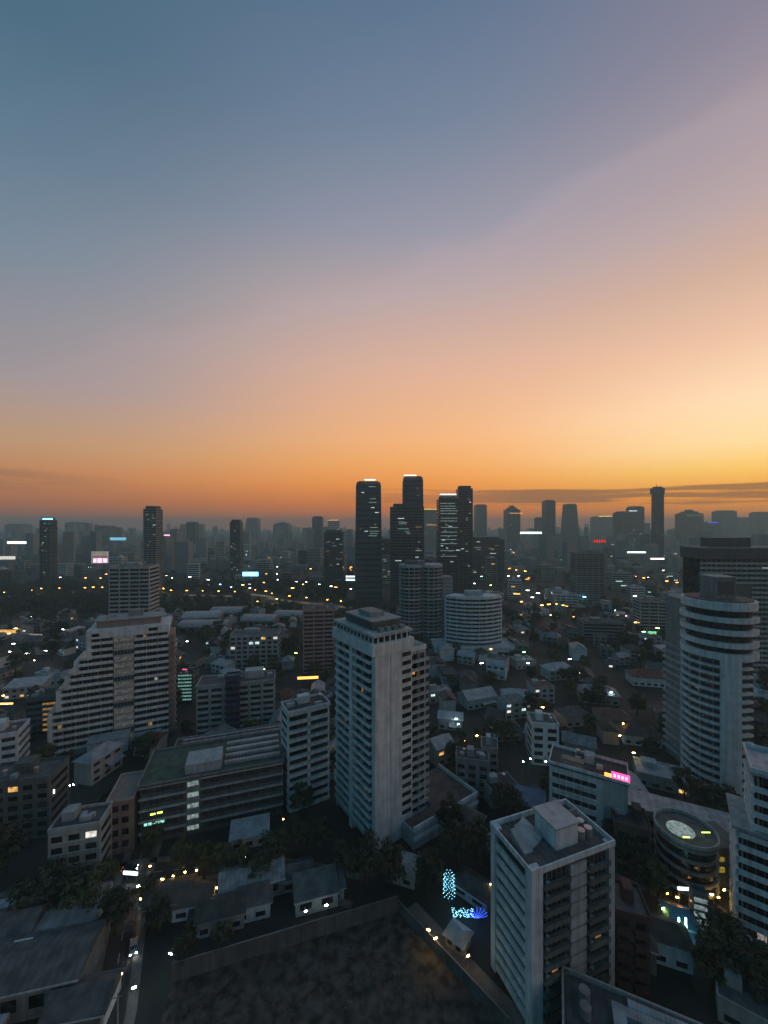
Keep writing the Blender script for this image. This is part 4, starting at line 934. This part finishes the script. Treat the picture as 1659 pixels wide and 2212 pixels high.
# string-lit trees and frames in the lower court
rng = random.Random(9)
def bead_cloud(name, px, d, zc, pts, mat, label, frame='steel'):
    X = gx(px, d); r = root(name, X, d); v, f = [], []
    for (x, y, z) in pts:
        b = len(v); s = .075
        v += [(x - s, y, z), (x + s, y, z), (x, y - s, z), (x, y + s, z), (x, y, z - s), (x, y, z + s)]
        f += [tuple(b + k for k in q) for q in ((0, 2, 5), (2, 1, 5), (1, 3, 5), (3, 0, 5), (2, 0, 4), (1, 2, 4), (3, 1, 4), (0, 3, 4))]
    o = mesh('light_beads', v, f, mat, r); o['kind'] = 'stuff'; cyl('frame_pole', r, 0, 0, 0, zc, .12, frame, 8)
    tag(r, label, 'light display', 'light displays in the lower court'); keep(X, d, 2.5)
pts = []
for i in range(10):
    z = 2.6 + i * .62
    for k in range(10): a = k * R(36) + i * .9; q = 1.8 * (1 - .02 * i) * rng.uniform(.85, 1.05); pts.append((q * math.cos(a), q * math.sin(a), z))
bead_cloud('light_cage', 970, 113.5, 9, pts, 'bead_cyan', 'round cage of icy blue string lights by the hoarding corner')
pts = [(rng.uniform(-3, 3), rng.uniform(-1.2, 1.2), 2.0 + rng.uniform(0, .7)) for i in range(90)]
bead_cloud('light_net', 1000, 108, 2.4, pts, 'bead_cyan', 'low net of icy blue string lights beside the light cage')
pts = []
for k in range(9):
    a = R(k * 22.5)
    for j in range(9): t = j / 8; pts.append((math.cos(a) * 2.8 * t, -.2, 2.2 + math.sin(a) * 2.2 * t + .6 * t * t))
bead_cloud('light_fan', 1030, 107, 2.6, pts, 'bead_blue', 'deep blue fan of string lights next to the light cage')
pts = []
for s in (-.9, .9):
    for i in range(26):
        z = 1.5 + i * .26; w = max(.16, .62 * (1 - i / 27)) + (.5 if i < 8 else 0)
        for k in range(6): a = k * R(60) + i * .4; pts.append((s + w * math.cos(a), w * math.sin(a), z))
bead_cloud('light_towers', 1474, 101, 3, pts, 'bead_teal', 'pair of little pointed towers drawn in pale teal lights')

# ------------------------------------------------------------------ trees
def crown_mesh(name, rx, rz, n_clump, n_leaf, leaf, mat, seed):
    g = random.Random(seed); v, f = [], []
    for c in range(n_clump):
        u = g.uniform(-.75, 1); a = g.uniform(0, 2 * math.pi); q = math.sqrt(max(0, 1 - u * u)) ; rr = g.uniform(.45, .95)
        cx_, cy_, cz = rx * q * rr * math.cos(a), rx * q * rr * math.sin(a), rz * u * rr
        cr = rx * g.uniform(.2, .36)
        for k in range(n_leaf):
            d = Vector((g.gauss(0, 1), g.gauss(0, 1), g.gauss(.25, .8))).normalized() * cr * g.uniform(.55, 1.05)
            p = Vector((cx_, cy_, cz)) + Vector((d.x, d.y, d.z * .7))
            nrm = (d.normalized() + Vector((g.uniform(-.6, .6), g.uniform(-.6, .6), g.uniform(-.2, .8)))).normalized()
            t = nrm.orthogonal().normalized(); t = Matrix.Rotation(g.uniform(0, 6.28), 3, nrm) @ t; b = nrm.cross(t); s = leaf * g.uniform(.6, 1.3); i = len(v)
            v += [tuple(p - t * s), tuple(p + b * s * .45), tuple(p + t * s), tuple(p - b * s * .45)]; f.append((i, i + 1, i + 2, i + 3))
    me = bpy.data.meshes.new(name); me.from_pydata(v, [], f); me.materials.append(MATS[mat]); return me
def trunk_mesh(name, h, r0, rx, seed):
    g = random.Random(seed); v, f = [], []
    def limb(a, b, ra, rb):
        a, b = Vector(a), Vector(b); t = (b - a).normalized(); o = t.orthogonal().normalized(); q = t.cross(o); s = len(v)
        for p, r in ((a, ra), (b, rb)):
            for k in range(6): an = k * R(60); v.append(tuple(p + (o * math.cos(an) + q * math.sin(an)) * r))
        f.extend([(s + k, s + (k + 1) % 6, s + 6 + (k + 1) % 6, s + 6 + k) for k in range(6)])
    limb((0, 0, 0), (.1, .05, h * .6), r0, r0 * .7); limb((.1, .05, h * .6), (0, .1, h), r0 * .7, r0 * .4)
    for k in range(5):
        a = R(72 * k) + g.uniform(-.3, .3); z = h * g.uniform(.5, .9); limb((.05, .05, z), (rx * .6 * math.cos(a), rx * .6 * math.sin(a), h * 1.15 + g.uniform(-.3, .8)), r0 * .42, r0 * .12)
    me = bpy.data.meshes.new(name); me.from_pydata(v, [], f); me.materials.append(MATS['bark']); return me
protos = []
for i, (rx, rz, h, mt) in enumerate(((4.2, 3.4, 4.5, 'leaf'), (3.4, 3.8, 5, 'leaf'), (5.0, 3.2, 5, 'leaf'), (2.8, 3.0, 3.6, 'leaf_light'), (3.8, 4.6, 5.5, 'leaf_light'))):
    protos.append((crown_mesh('crown', rx, rz, 34, 46, .42, mt, 20 + i), trunk_mesh('trunk', h, .32, rx, 40 + i), h + rz * .55, rx))
LOOK = ['dark round leafy tree', 'dark upright leafy tree', 'broad dark spreading tree', 'small lighter green tree', 'tall lighter green tree']
def tree(x, y, s, k, group='trees between the low roofs', label=None):
    cm, tm, hz, rx = protos[k]; r = root('tree', x, y, random.uniform(0, 6.3))
    inst('trunk', tm, r, (0, 0, 0), (s, s, s)); inst('crown', cm, r, (0, 0, hz * s), (s, s, s * random.uniform(.9, 1.15))); keep(x, y, rx * s * .55)
    if label: tag(r, label, 'tree', group)
    else: later(r, LOOK[k], 'tree', group, (x, y, hz * s))
    return r
random.seed(21)
for (px, py, s, k) in [(795, 1925, 1.5, 2), (845, 1915, 1.35, 0), (745, 1900, 1.1, 1), (925, 1935, 1.3, 0), (985, 1875, 1.3, 2), (1062, 1900, 1.2, 0), (1030, 1850, 1.2, 1), (590, 1880, 1.3, 0), (640, 1850, 1.2, 2), (560, 1920, 1.0, 1),
        (480, 1905, 1.0, 4), (520, 1900, 1.1, 0), (690, 1845, 1.2, 0), (440, 1900, 1.0, 4), (390, 1905, 1.1, 4), (200, 1990, 1.4, 2), (150, 1975, 1.3, 0), (250, 2020, 1.2, 0), (90, 1985, 1.4, 2), (1370, 1895, 1.3, 0), (1400, 1930, 1.2, 0), (1350, 1870, 1.3, 2),
        (1420, 1950, 1.0, 4), (1560, 2080, 1.3, 0), (1600, 2120, 1.3, 2), (1640, 2180, 1.4, 0), (1540, 2140, 1.2, 1), (1535, 2125, 1.0, 0), (480, 2060, .8, 1), (400, 2085, .9, 0), (320, 1960, .8, 4), (345, 2010, .9, 0),
        (230, 1800, 1.3, 1), (330, 1860, 1.0, 4), (1120, 1800, 1.2, 0), (1090, 1770, 1.2, 2), (1445, 1880, 1.1, 0)]:
    x, y = ground(px, py); tree(x, y, s, k, 'trees round the vacant lot and lower lanes')

# ------------------------------------------------------------------ low houses between the towers
GH = 'low houses between the towers'
def house(x, y, yaw, w, d, h, wall, roofm, kind, rng):
    r = root('house', x, y, yaw); keep(x, y, max(w, d) * .5)
    rise = {'hip': .26, 'gable': .25, 'mono': .12}.get(kind, .2) * min(w, d) + .6
    box('wall', r, -w / 2, w / 2, -d / 2, d / 2, 0, h, wall)
    if kind == 'flat':
        box('roof', r, -w / 2 + .3, w / 2 - .3, -d / 2 + .3, d / 2 - .3, h, h + .2, roofm); parapet(r, -w / 2 - .1, w / 2 + .1, -d / 2 - .1, d / 2 + .1, h, wall, .8, .25)
        box('stair_house', r, -w * .35, -w * .05, 0, d * .35, h + .2, h + 2.6, wall)
        cyl('water_tank', r, w * .25, d * .2, h + .2, h + 2.0, .8, 'tank_metal')
    else:
        inst('roof', roof_mesh(kind, roofm), r, (0, 0, h), (w + 1.2, d + 1.2, rise)); box('eave', r, -w / 2 - .65, w / 2 + .65, -d / 2 - .65, d / 2 + .65, h - .18, h - .01, 'pale_concrete')
        if kind != 'mono' and rng.random() < .5: inst('porch_roof', roof_mesh('mono', roofm), r, (w * .2, -d / 2 - 1.3, h * .5), (w * .5, 2.6, .9), math.pi * 0)
    n = max(2, int(w / 4)); st = max(1, int(h / 3.1))
    for j in range(st):
        for k in range(n):
            q = rng.random(); lit = q < .05
            box('lit_window' if lit else 'window', r, -w / 2 + w * (k + .22) / n, -w / 2 + w * (k + .74) / n, -d / 2 - .06, -d / 2 + .02, j * h / st + 1, j * h / st + 2.3, rng.choice(['room_amber', 'room_white', 'room_cool']) if lit else 'dark_glass')
    nm = {'tin_roof': 'grey tin', 'white_roof': 'pale', 'tile_roof': 'red tiled', 'grey_roof': 'dark grey', 'brown_roof': 'brown', 'blue_roof': 'blue'}[roofm]
    sz = 'long' if w > 17 else 'small' if w < 10.5 else 'middling'
    later(r, f'{sz} house with {nm} {dict(hip="hipped", gable="gabled", mono="sloping", flat="flat")[kind]} roof', 'house', GH, (x, y, h))
def in_view(x, y, z=3, m=30):
    if y < 60: return False
    a, b = proj(x, y, z); return -m < a < 1659 + m and b < 2230
def in_park(x, y): return -640 < x < -65 and 475 < y < 700 and y < 720 and x < -65
rng = random.Random(77)
# a few roofs that stand out in the photo
for px, py, w, d, h, rm, kd, yw in [(1030, 1520, 20, 12, 6, 'white_roof', 'gable', 20), (1115, 1520, 17, 11, 6, 'white_roof', 'hip', -10), (1290, 1512, 22, 12, 6, 'tin_roof', 'hip', -15), (1400, 1476, 24, 13, 6, 'tile_roof', 'hip', -12), (1205, 1462, 20, 12, 7, 'white_roof', 'hip', 10),
        (1165, 1610, 12, 9, 7, 'white_roof', 'gable', -30), (1250, 1620, 14, 9, 5, 'tin_roof', 'gable', -25), (1425, 1690, 18, 12, 5, 'white_roof', 'flat', -26), (1320, 1560, 16, 10, 5, 'tile_roof', 'hip', -8), (1380, 1600, 17, 11, 5, 'brown_roof', 'hip', -14), (1450, 1425, 20, 14, 8, 'white_roof', 'mono', 6),
        (1235, 1560, 15, 10, 6, 'grey_roof', 'hip', 12), (1090, 1590, 13, 10, 6, 'grey_roof', 'hip', 5), (950, 1640, 10, 9, 8, 'white_roof', 'gable', 30), (1010, 1790, 10, 7, 5, 'grey_roof', 'hip', -40), (870, 1895, 9, 6, 4, 'white_roof', 'mono', -20), (1130, 1440, 16, 11, 6, 'white_roof', 'flat', 8),
        (60, 1500, 20, 12, 7, 'white_roof', 'mono', 16), (540, 1815, 12, 7, 4, 'white_roof', 'mono', 16), (640, 1905, 9, 6, 4, 'grey_roof', 'gable', 14), (700, 1935, 11, 6, 4, 'tin_roof', 'mono', 16), (990, 2040, 5, 4.5, 3, 'white_roof', 'hip', -40), (480, 1990, 12, 7, 4.5, 'grey_roof', 'gable', 15), (545, 1965, 10, 7, 4.5, 'grey_roof', 'hip', 15), (420, 1960, 10, 7, 4, 'brown_roof', 'gable', 12),
        (60, 2120, 13, 9, 5, 'grey_roof', 'flat', 12), (30, 2040, 12, 9, 6, 'grey_roof', 'gable', 12), (180, 2190, 12, 8, 4, 'grey_roof', 'gable', 10), (1440, 2060, 9, 7, 6, 'brown_roof', 'hip', -20), (1470, 2010, 7, 6, 4, 'blue_roof', 'hip', -20), (1610, 2200, 10, 8, 5, 'grey_roof', 'flat', -36)]:
    x, y = ground(px, py); house(x, y, R(yw), w, d, h, rng.choice(['cream_paint', 'pale_concrete', 'white_paint']), rm, kd, rng)
cnt = 0
for _ in range(9000):
    y = 125 + 400 * rng.random() ** .9; x = rng.uniform(-1.03, 1.03) * y
    if not in_view(x, y) or in_park(x, y): continue
    w, d = rng.uniform(8, 16), rng.uniform(7, 12)
    if not free(x, y, max(w, d) * .47): continue
    kd = rng.choices(['hip', 'gable', 'flat', 'mono'], [4, 3, 4, 2])[0]
    rm = rng.choices(['tin_roof', 'white_roof', 'tile_roof', 'grey_roof', 'brown_roof'], [3, 1.5, 2, 5, 4])[0]
    house(x, y, rng.choice([.25, -.2, .1, -.45]) + rng.choice([0, math.pi / 2]) * (kd != 'flat'), w, d, rng.choice([4, 6, 6.5, 9.5]), rng.choice(['cream_paint', 'pale_concrete', 'grey_concrete', 'white_paint']), rm, kd, rng)
    cnt += 1
    if cnt >= 265: break
random.seed(33); cnt = 0
for _ in range(9000):
    y = 120 + 380 * rng.random(); x = rng.uniform(-1.03, 1.03) * y
    if not in_view(x, y, 4, 20) or (-51 < x < 28 and y < 112): continue
    s = rng.uniform(.9, 1.6)
    if not free(x, y, 1.3 * s): continue
    tree(x, y, s, rng.randrange(5)); cnt += 1
    if cnt >= 260: break

# mid-distance blocks
GM = 'mid-distance blocks in the haze'
cnt = 0; rng = random.Random(101)
for _ in range(4000):
    y = 430 + 1100 * rng.random() ** 1.3; x = rng.uniform(-1.02, 1.02) * y
    if in_park(x, y) or (-330 < x < -60 and 380 < y < 480): continue
    w, dp = rng.uniform(16, 40), rng.uniform(11, 18)
    if not free(x, y, w * .46): continue
    a, b = proj(x, y, 0)
    if not -20 < a < 1680: continue
    h = rng.choices([rng.uniform(9, 16), rng.uniform(16, 30), rng.uniform(30, 62)], [5, 4, 1.6])[0]
    st = rng.choice(['bands', 'grid', 'bands']); wl = rng.choice(['grey_concrete', 'pale_concrete', 'cream_paint', 'dark_concrete', 'white_paint'])
    pw = w / y * FPX; yt = proj(x, y, h)[1]
    lit = []
    for q in range(rng.choice([0, 0, 1, 1, 2, 3])): lit.append((rng.uniform(.05, .6), rng.uniform(.1, .9), rng.uniform(.1, .35), rng.choice(['room_cool', 'room_amber', 'room_white', 'sign_cool', 'sign_amber', 'room_teal', 'sign_orange'])))
    r = block('city_block', a - pw / 2, a + pw / 2, yt, y, dp, rng.uniform(-14, 14), wl, st, None, rng=rng, lit=lit, detail=False, kit=y < 800, fl=3.4 if y < 800 else 4.2)
    nm = {'grey_concrete': 'grey', 'pale_concrete': 'pale grey', 'cream_paint': 'cream', 'dark_concrete': 'dark', 'white_paint': 'white'}[wl]
    later(r, f'{"low" if h < 16 else "mid-rise" if h < 30 else "tall"} {nm} {"banded" if st == "bands" else "flat-walled"} block', 'building', GM, (x, y, h))
    cnt += 1
    if cnt >= 175: break
# amber and white lamps along the far avenues
rng = random.Random(55)
for i in range(60):
    y = rng.uniform(420, 1700); x = rng.uniform(-1, 1) * y; a, b = proj(x, y, 8)
    if not -5 < a < 1665 or b > 1300: continue
    lamp(a, b, rng.choices(['amber', 'cool', 'orange', 'white'], [2, 4, 2, 3])[0], 'far street lamps toward the skyline', 8.0)

# the far city and the park wood read as masses
v, f = [], []
def addbox(x, y, w, d, h, c, s):
    b = len(v)
    for z in (0, h):
        for (p, q) in ((-w / 2, -d / 2), (w / 2, -d / 2), (w / 2, d / 2), (-w / 2, d / 2)): v.append((x + p * c - q * s, y + p * s + q * c, z))
    f.extend([tuple(b + k for k in t) for t in ((0, 1, 5, 4), (1, 2, 6, 5), (2, 3, 7, 6), (3, 0, 4, 7), (4, 5, 6, 7))])
rng = random.Random(61)
for i in range(5200):
    y = 900 + 5600 * rng.random() ** 1.2; x = rng.uniform(-1.15, 1.15) * y
    if y < 1600 and not free(x, y, 14): continue
    h = rng.choices([rng.uniform(6, 16), rng.uniform(15, 45), rng.uniform(45, 100), rng.uniform(95, 135)], [7, 4, .9, .16 if y > 1500 else 0])[0]
    w = rng.uniform(12, 34) if h < 45 else rng.uniform(18, 34); a = rng.uniform(-.5, .5); addbox(x, y, w, rng.uniform(12, 26), h, math.cos(a), math.sin(a))
o = mesh('far_city', v, f, 'grey_concrete'); tag(o, 'mass of far hazy city blocks reaching to the horizon', 'city', None, 'stuff')
# lit window lines of the far city
v, f = [], []
def scatter_wood(name, spots, label, leafmat, seed):
    g = random.Random(seed); v2, f2 = [], []
    for (x, y, s) in spots:
        for c in range(9):
            a = g.uniform(0, 6.28); q = g.uniform(0, 3.2) * s; cx_, cy_, cz = x + q * math.cos(a), y + q * math.sin(a), (4.5 + g.uniform(-2, 3)) * s; cr = 2.0 * s
            for k in range(11):
                d = Vector((g.gauss(0, 1), g.gauss(0, 1), g.gauss(.3, .8))).normalized() * cr * g.uniform(.6, 1.05); p = Vector((cx_, cy_, cz)) + d
                n = (d + Vector((g.uniform(-1, 1), g.uniform(-1, 1), g.uniform(0, 1)))).normalized(); t = n.orthogonal().normalized(); b = n.cross(t); ss = 1.1 * g.uniform(.6, 1.3); i = len(v2)
                v2 += [tuple(p - t * ss), tuple(p + b * ss * .6), tuple(p + t * ss), tuple(p - b * ss * .6)]; f2.append((i, i + 1, i + 2, i + 3))
    o = mesh(name, v2, f2, leafmat); tag(o, label, 'trees', None, 'stuff')
spots = []
g = random.Random(14)
for i in range(1500):
    x, y = g.uniform(-640, -60), g.uniform(470, 735)
    if abs(x) > 1.05 * y: continue
    if free(x, y, 2.0): spots.append((x, y, g.uniform(.8, 1.5)))
scatter_wood('park_wood', spots, 'dark mass of park trees around the amber-lit paths', 'leaf', 3)
spots = []
for i in range(1500):
    y = g.uniform(330, 1300); x = g.uniform(-1.03, 1.03) * y
    if free(x, y, 2.4): spots.append((x, y, g.uniform(.8, 1.5)))
scatter_wood('street_greenery', spots, 'scattered tree crowns filling the gaps between mid-distance blocks', 'leaf', 4)

# weeds and rubble in the vacant lot
g = random.Random(91); v2, f2 = [], []; v3, f3 = [], []
def in_lot(x, y): return y < 93.5 + (x + 51) * .309 - 1 and x < 4 + (110.5 - y) * .868 - 1 and x > -49 and y > 62
for c in range(170):
    x, y = g.uniform(-50, 26), g.uniform(64, 110)
    if not in_lot(x, y): continue
    rr = g.uniform(.4, 2.0)
    for k in range(int(14 * rr)):
        p = Vector((x + g.gauss(0, rr), y + g.gauss(0, rr * .7), 0)); a = g.uniform(0, 6.28); w = g.uniform(.08, .2); h = g.uniform(.15, .6); b = len(v2); t = Vector((math.cos(a), math.sin(a), 0)) * w; q = Vector((g.uniform(-.2, .2), g.uniform(-.2, .2), h))
        v2 += [tuple(p - t), tuple(p + t), tuple(p + q)]; f2.append((b, b + 1, b + 2))
    for k in range(g.randrange(0, 6)):
        p = Vector((x + g.gauss(0, 2), y + g.gauss(0, 2), .05)); z = g.uniform(.1, .35); b = len(v3)
        v3 += [tuple(p + Vector((g.uniform(-z, z), g.uniform(-z, z), g.uniform(0, z)))) for _q in range(4)]; f3 += [(b, b + 1, b + 2), (b, b + 2, b + 3), (b, b + 3, b + 1), (b + 1, b + 3, b + 2)]
o = mesh('weeds', v2, f2, 'leaf_light'); tag(o, 'patches of low weeds on the bare earth of the vacant lot', 'weeds', None, 'stuff')
o = mesh('rubble', v3, f3, 'grey_concrete'); tag(o, 'loose rubble strewn over the vacant lot', 'rubble', None, 'stuff')

# parked cars and power poles of the lower lanes
material('car_silver', (0.3, 0.32, 0.34), rough=0.3, metal=0.5, var=0.1); material('car_white', (0.6, 0.61, 0.62), rough=0.3, var=0.1); material('car_black', (0.02, 0.02, 0.022), rough=0.25, var=0.1); material('tyre', (0.02, 0.02, 0.02), var=0.2)
PROF = [(-2.15, .35), (-2.2, .75), (-2.05, .95), (-1.55, 1.0), (-1.0, 1.42), (.55, 1.45), (1.15, 1.0), (1.95, .88), (2.18, .65), (2.15, .35)]
def car(x, y, yaw, paint, look, on=False):
    r = root('car', x, y, yaw, .03); n = len(PROF); vv = [(a, sy, b) for sy in (-.86, .86) for a, b in PROF]
    ff = [(i, i + 1, n + i + 1, n + i)[::-1] for i in range(n - 1)] + [(n - 1, 0, n, 2 * n - 1)[::-1], tuple(range(n)), tuple(range(n, 2 * n))[::-1]]
    mesh('body', vv, ff, paint, r)
    for sy in (-.868, .862): box('side_window', r, -.95, .6, sy, sy + .006, 1.02, 1.34, 'dark_glass')
    mesh('windscreen', [(.62, -.75, 1.42), (.62, .75, 1.42), (1.16, .75, 1.03), (1.16, -.75, 1.03)], [(0, 1, 2, 3)], 'dark_glass', r)
    mesh('rear_window', [(-1.06, -.75, 1.4), (-1.06, .75, 1.4), (-1.56, .75, 1.02), (-1.56, -.75, 1.02)], [(3, 2, 1, 0)], 'dark_glass', r)
    wm = arc_mesh(0, .33, 0, 2 * math.pi, .2, 'tyre', 12)
    for wx in (-1.35, 1.35):
        for wy in (-.78, .98):
            w = inst('wheel', wm, r, (wx, wy, .33)); w.rotation_euler = (R(90), 0, 0)
    for wy in (-.65, .65):
        box('headlight', r, 2.1, 2.22, wy - .16, wy + .16, .62, .76, 'lamp_white' if on else 'tank_metal'); box('tail_light', r, -2.24, -2.17, wy - .14, wy + .14, .72, .86, 'sign_red' if on else 'red_paint')
    later(r, look, 'car', 'cars in the lower lanes', (x, y, 1))
for (x, y, a, p_, l_, on) in ((-56, 79, 66, 'car_white', 'white parked car', 0), (-65, 101, -60, 'car_silver', 'silver car with lit headlights', 1), (-81, 124, 14, 'car_black', 'black car waiting at the crossing', 1), (-48, 127.2, 0, 'car_white', 'white car on the cross street', 1), (-110, 112.6, 8, 'car_silver', 'silver parked car', 0), (-132, 109.6, 6, 'car_black', 'dark parked car', 0), (103, 94.5, 124, 'car_white', 'white car in the side lane', 1), (90.5, 108.5, 130, 'car_silver', 'silver car in the side lane', 0), (-69, 105.5, 118, 'car_black', 'dark parked car', 0)):
    car(x, y, R(a), p_, l_, on)
poles_ = [(-57.5, 84), (-66, 104), (-74, 117.5), (-80.5, 136), (-88, 160)]
for k, (x, y) in enumerate(poles_):
    r = root('utility_pole', x, y, R(20)); cyl('pole', r, 0, 0, 0, 9, .16, 'grey_concrete', 8); box('cross_arm', r, -.9, .9, -.2, -.06, 8.2, 8.35, 'steel')
    if k == 1: cyl('transformer', r, .5, 0, 6.2, 7.4, .35, 'tank_metal', 10)
    later(r, 'concrete power pole', 'utility pole', 'power poles along the lower lane', (x, y, 8))
for k in range(len(poles_) - 1):
    v2, f2 = [], []
    for off in (-.8, 0, .8):
        for q in range(9):
            t = q / 8; x = poles_[k][0] * (1 - t) + poles_[k + 1][0] * t + off; y = poles_[k][1] * (1 - t) + poles_[k + 1][1] * t; z = 8.4 - 2.2 * t * (1 - t); b = len(v2)
            v2 += [(x - .03, y, z), (x + .03, y, z), (x, y, z + .05)]
            if q: f2 += [(b - 3, b - 2, b + 1, b), (b - 2, b - 1, b + 2, b + 1), (b - 1, b - 3, b, b + 2)]
    o = mesh('power_line', v2, f2, 'tyre'); m_ = ((poles_[k][0] + poles_[k + 1][0]) / 2, (poles_[k][1] + poles_[k + 1][1]) / 2, 8)
    later(o, 'sagging black power lines between two poles', 'power line', 'power lines along the lower lane', m_)

# ------------------------------------------------------------------ labels from the nearest landmark
ANCH = {'the corner white tower': (815, 1600), 'the terraced slab': (230, 1480), 'the pink roof sign': (1295, 1675), 'the round-balconied tower': (1555, 1500), 'the bowed white slab': (1022, 1340),
        'the vacant lot': (750, 2090), 'the slotted block': (1160, 1950), 'the green-roofed office': (430, 1720), 'the central skyscrapers': (840, 1130), 'the park paths': (330, 1285), 'the arched halls': (470, 1345),
        'the needle tower': (1425, 1110), 'the navy strip': (503, 1520), 'the dull pink tower': (685, 1390), 'the blue light cage': (970, 1930), 'the round annex': (1490, 1830), 'the lower cross street': (180, 1910), 'the blue-capped tower': (97, 1150),
        'the lone banded tower': (323, 1140), 'the two-lobed tower': (912, 1300), 'the maroon-roofed house': (1400, 1455), 'the blue billboard': (541, 1240), 'the white stall': (993, 1741)}
ORD = ['', 'second ', 'third ', 'fourth ', 'fifth ', 'sixth ', 'seventh ', 'eighth ', 'ninth ', 'tenth ', 'eleventh ', 'twelfth ', 'thirteenth ', 'fourteenth ', 'fifteenth ', 'sixteenth ', 'seventeenth ', 'eighteenth ', 'nineteenth ', 'twentieth ']
buck = {}
for o, look, cat, group, p in PENDING:
    a, b = proj(p[0], max(p[1], 20), p[2])
    nm = min(ANCH, key=lambda k: (ANCH[k][0] - a) ** 2 + (1.6 * (ANCH[k][1] - b)) ** 2); ax, ay = ANCH[nm]
    side = ('right of' if a > ax else 'left of') if abs(a - ax) > 1.3 * abs(b - ay) else ('beyond' if b < ay else 'in front of')
    buck.setdefault((look, side, nm), []).append((math.hypot(a - ax, b - ay), o, cat, group))
for (look, side, nm), lst in buck.items():
    lst.sort(key=lambda t: t[0])
    for i, (q, o, cat, group) in enumerate(lst):
        lab = f'{look} {side} {nm}' if len(lst) == 1 else f'{look}, {ORD[min(i, 19)] or ""}nearest {side} {nm}' if i else f'{look}, the nearest {side} {nm}'
        tag(o, lab, cat, group)

# ------------------------------------------------------------------ haze
hz = mesh('haze', [(x, y, z) for z in (-1, 232) for (x, y) in ((-8500, -1400), (8500, -1400), (8500, 8000), (-8500, 8000))],
          [(3, 2, 1, 0), (4, 5, 6, 7), (0, 1, 5, 4), (1, 2, 6, 5), (2, 3, 7, 6), (3, 0, 4, 7)], 'steel')
hm = bpy.data.materials.new('haze_air'); hm.use_nodes = True; t = hm.node_tree; t.nodes.clear()
pv = t.nodes.new('ShaderNodeVolumePrincipled'); pv.inputs['Color'].default_value = (0.58, 0.88, 0.94, 1); pv.inputs['Density'].default_value = 0.00026; pv.inputs['Anisotropy'].default_value = 0.25
ou = t.nodes.new('ShaderNodeOutputMaterial'); t.links.new(pv.outputs[0], ou.inputs['Volume'])
hz.data.materials.clear(); hz.data.materials.append(hm); tag(hz, 'pale evening haze lying over the whole city', 'haze', None, 'stuff')
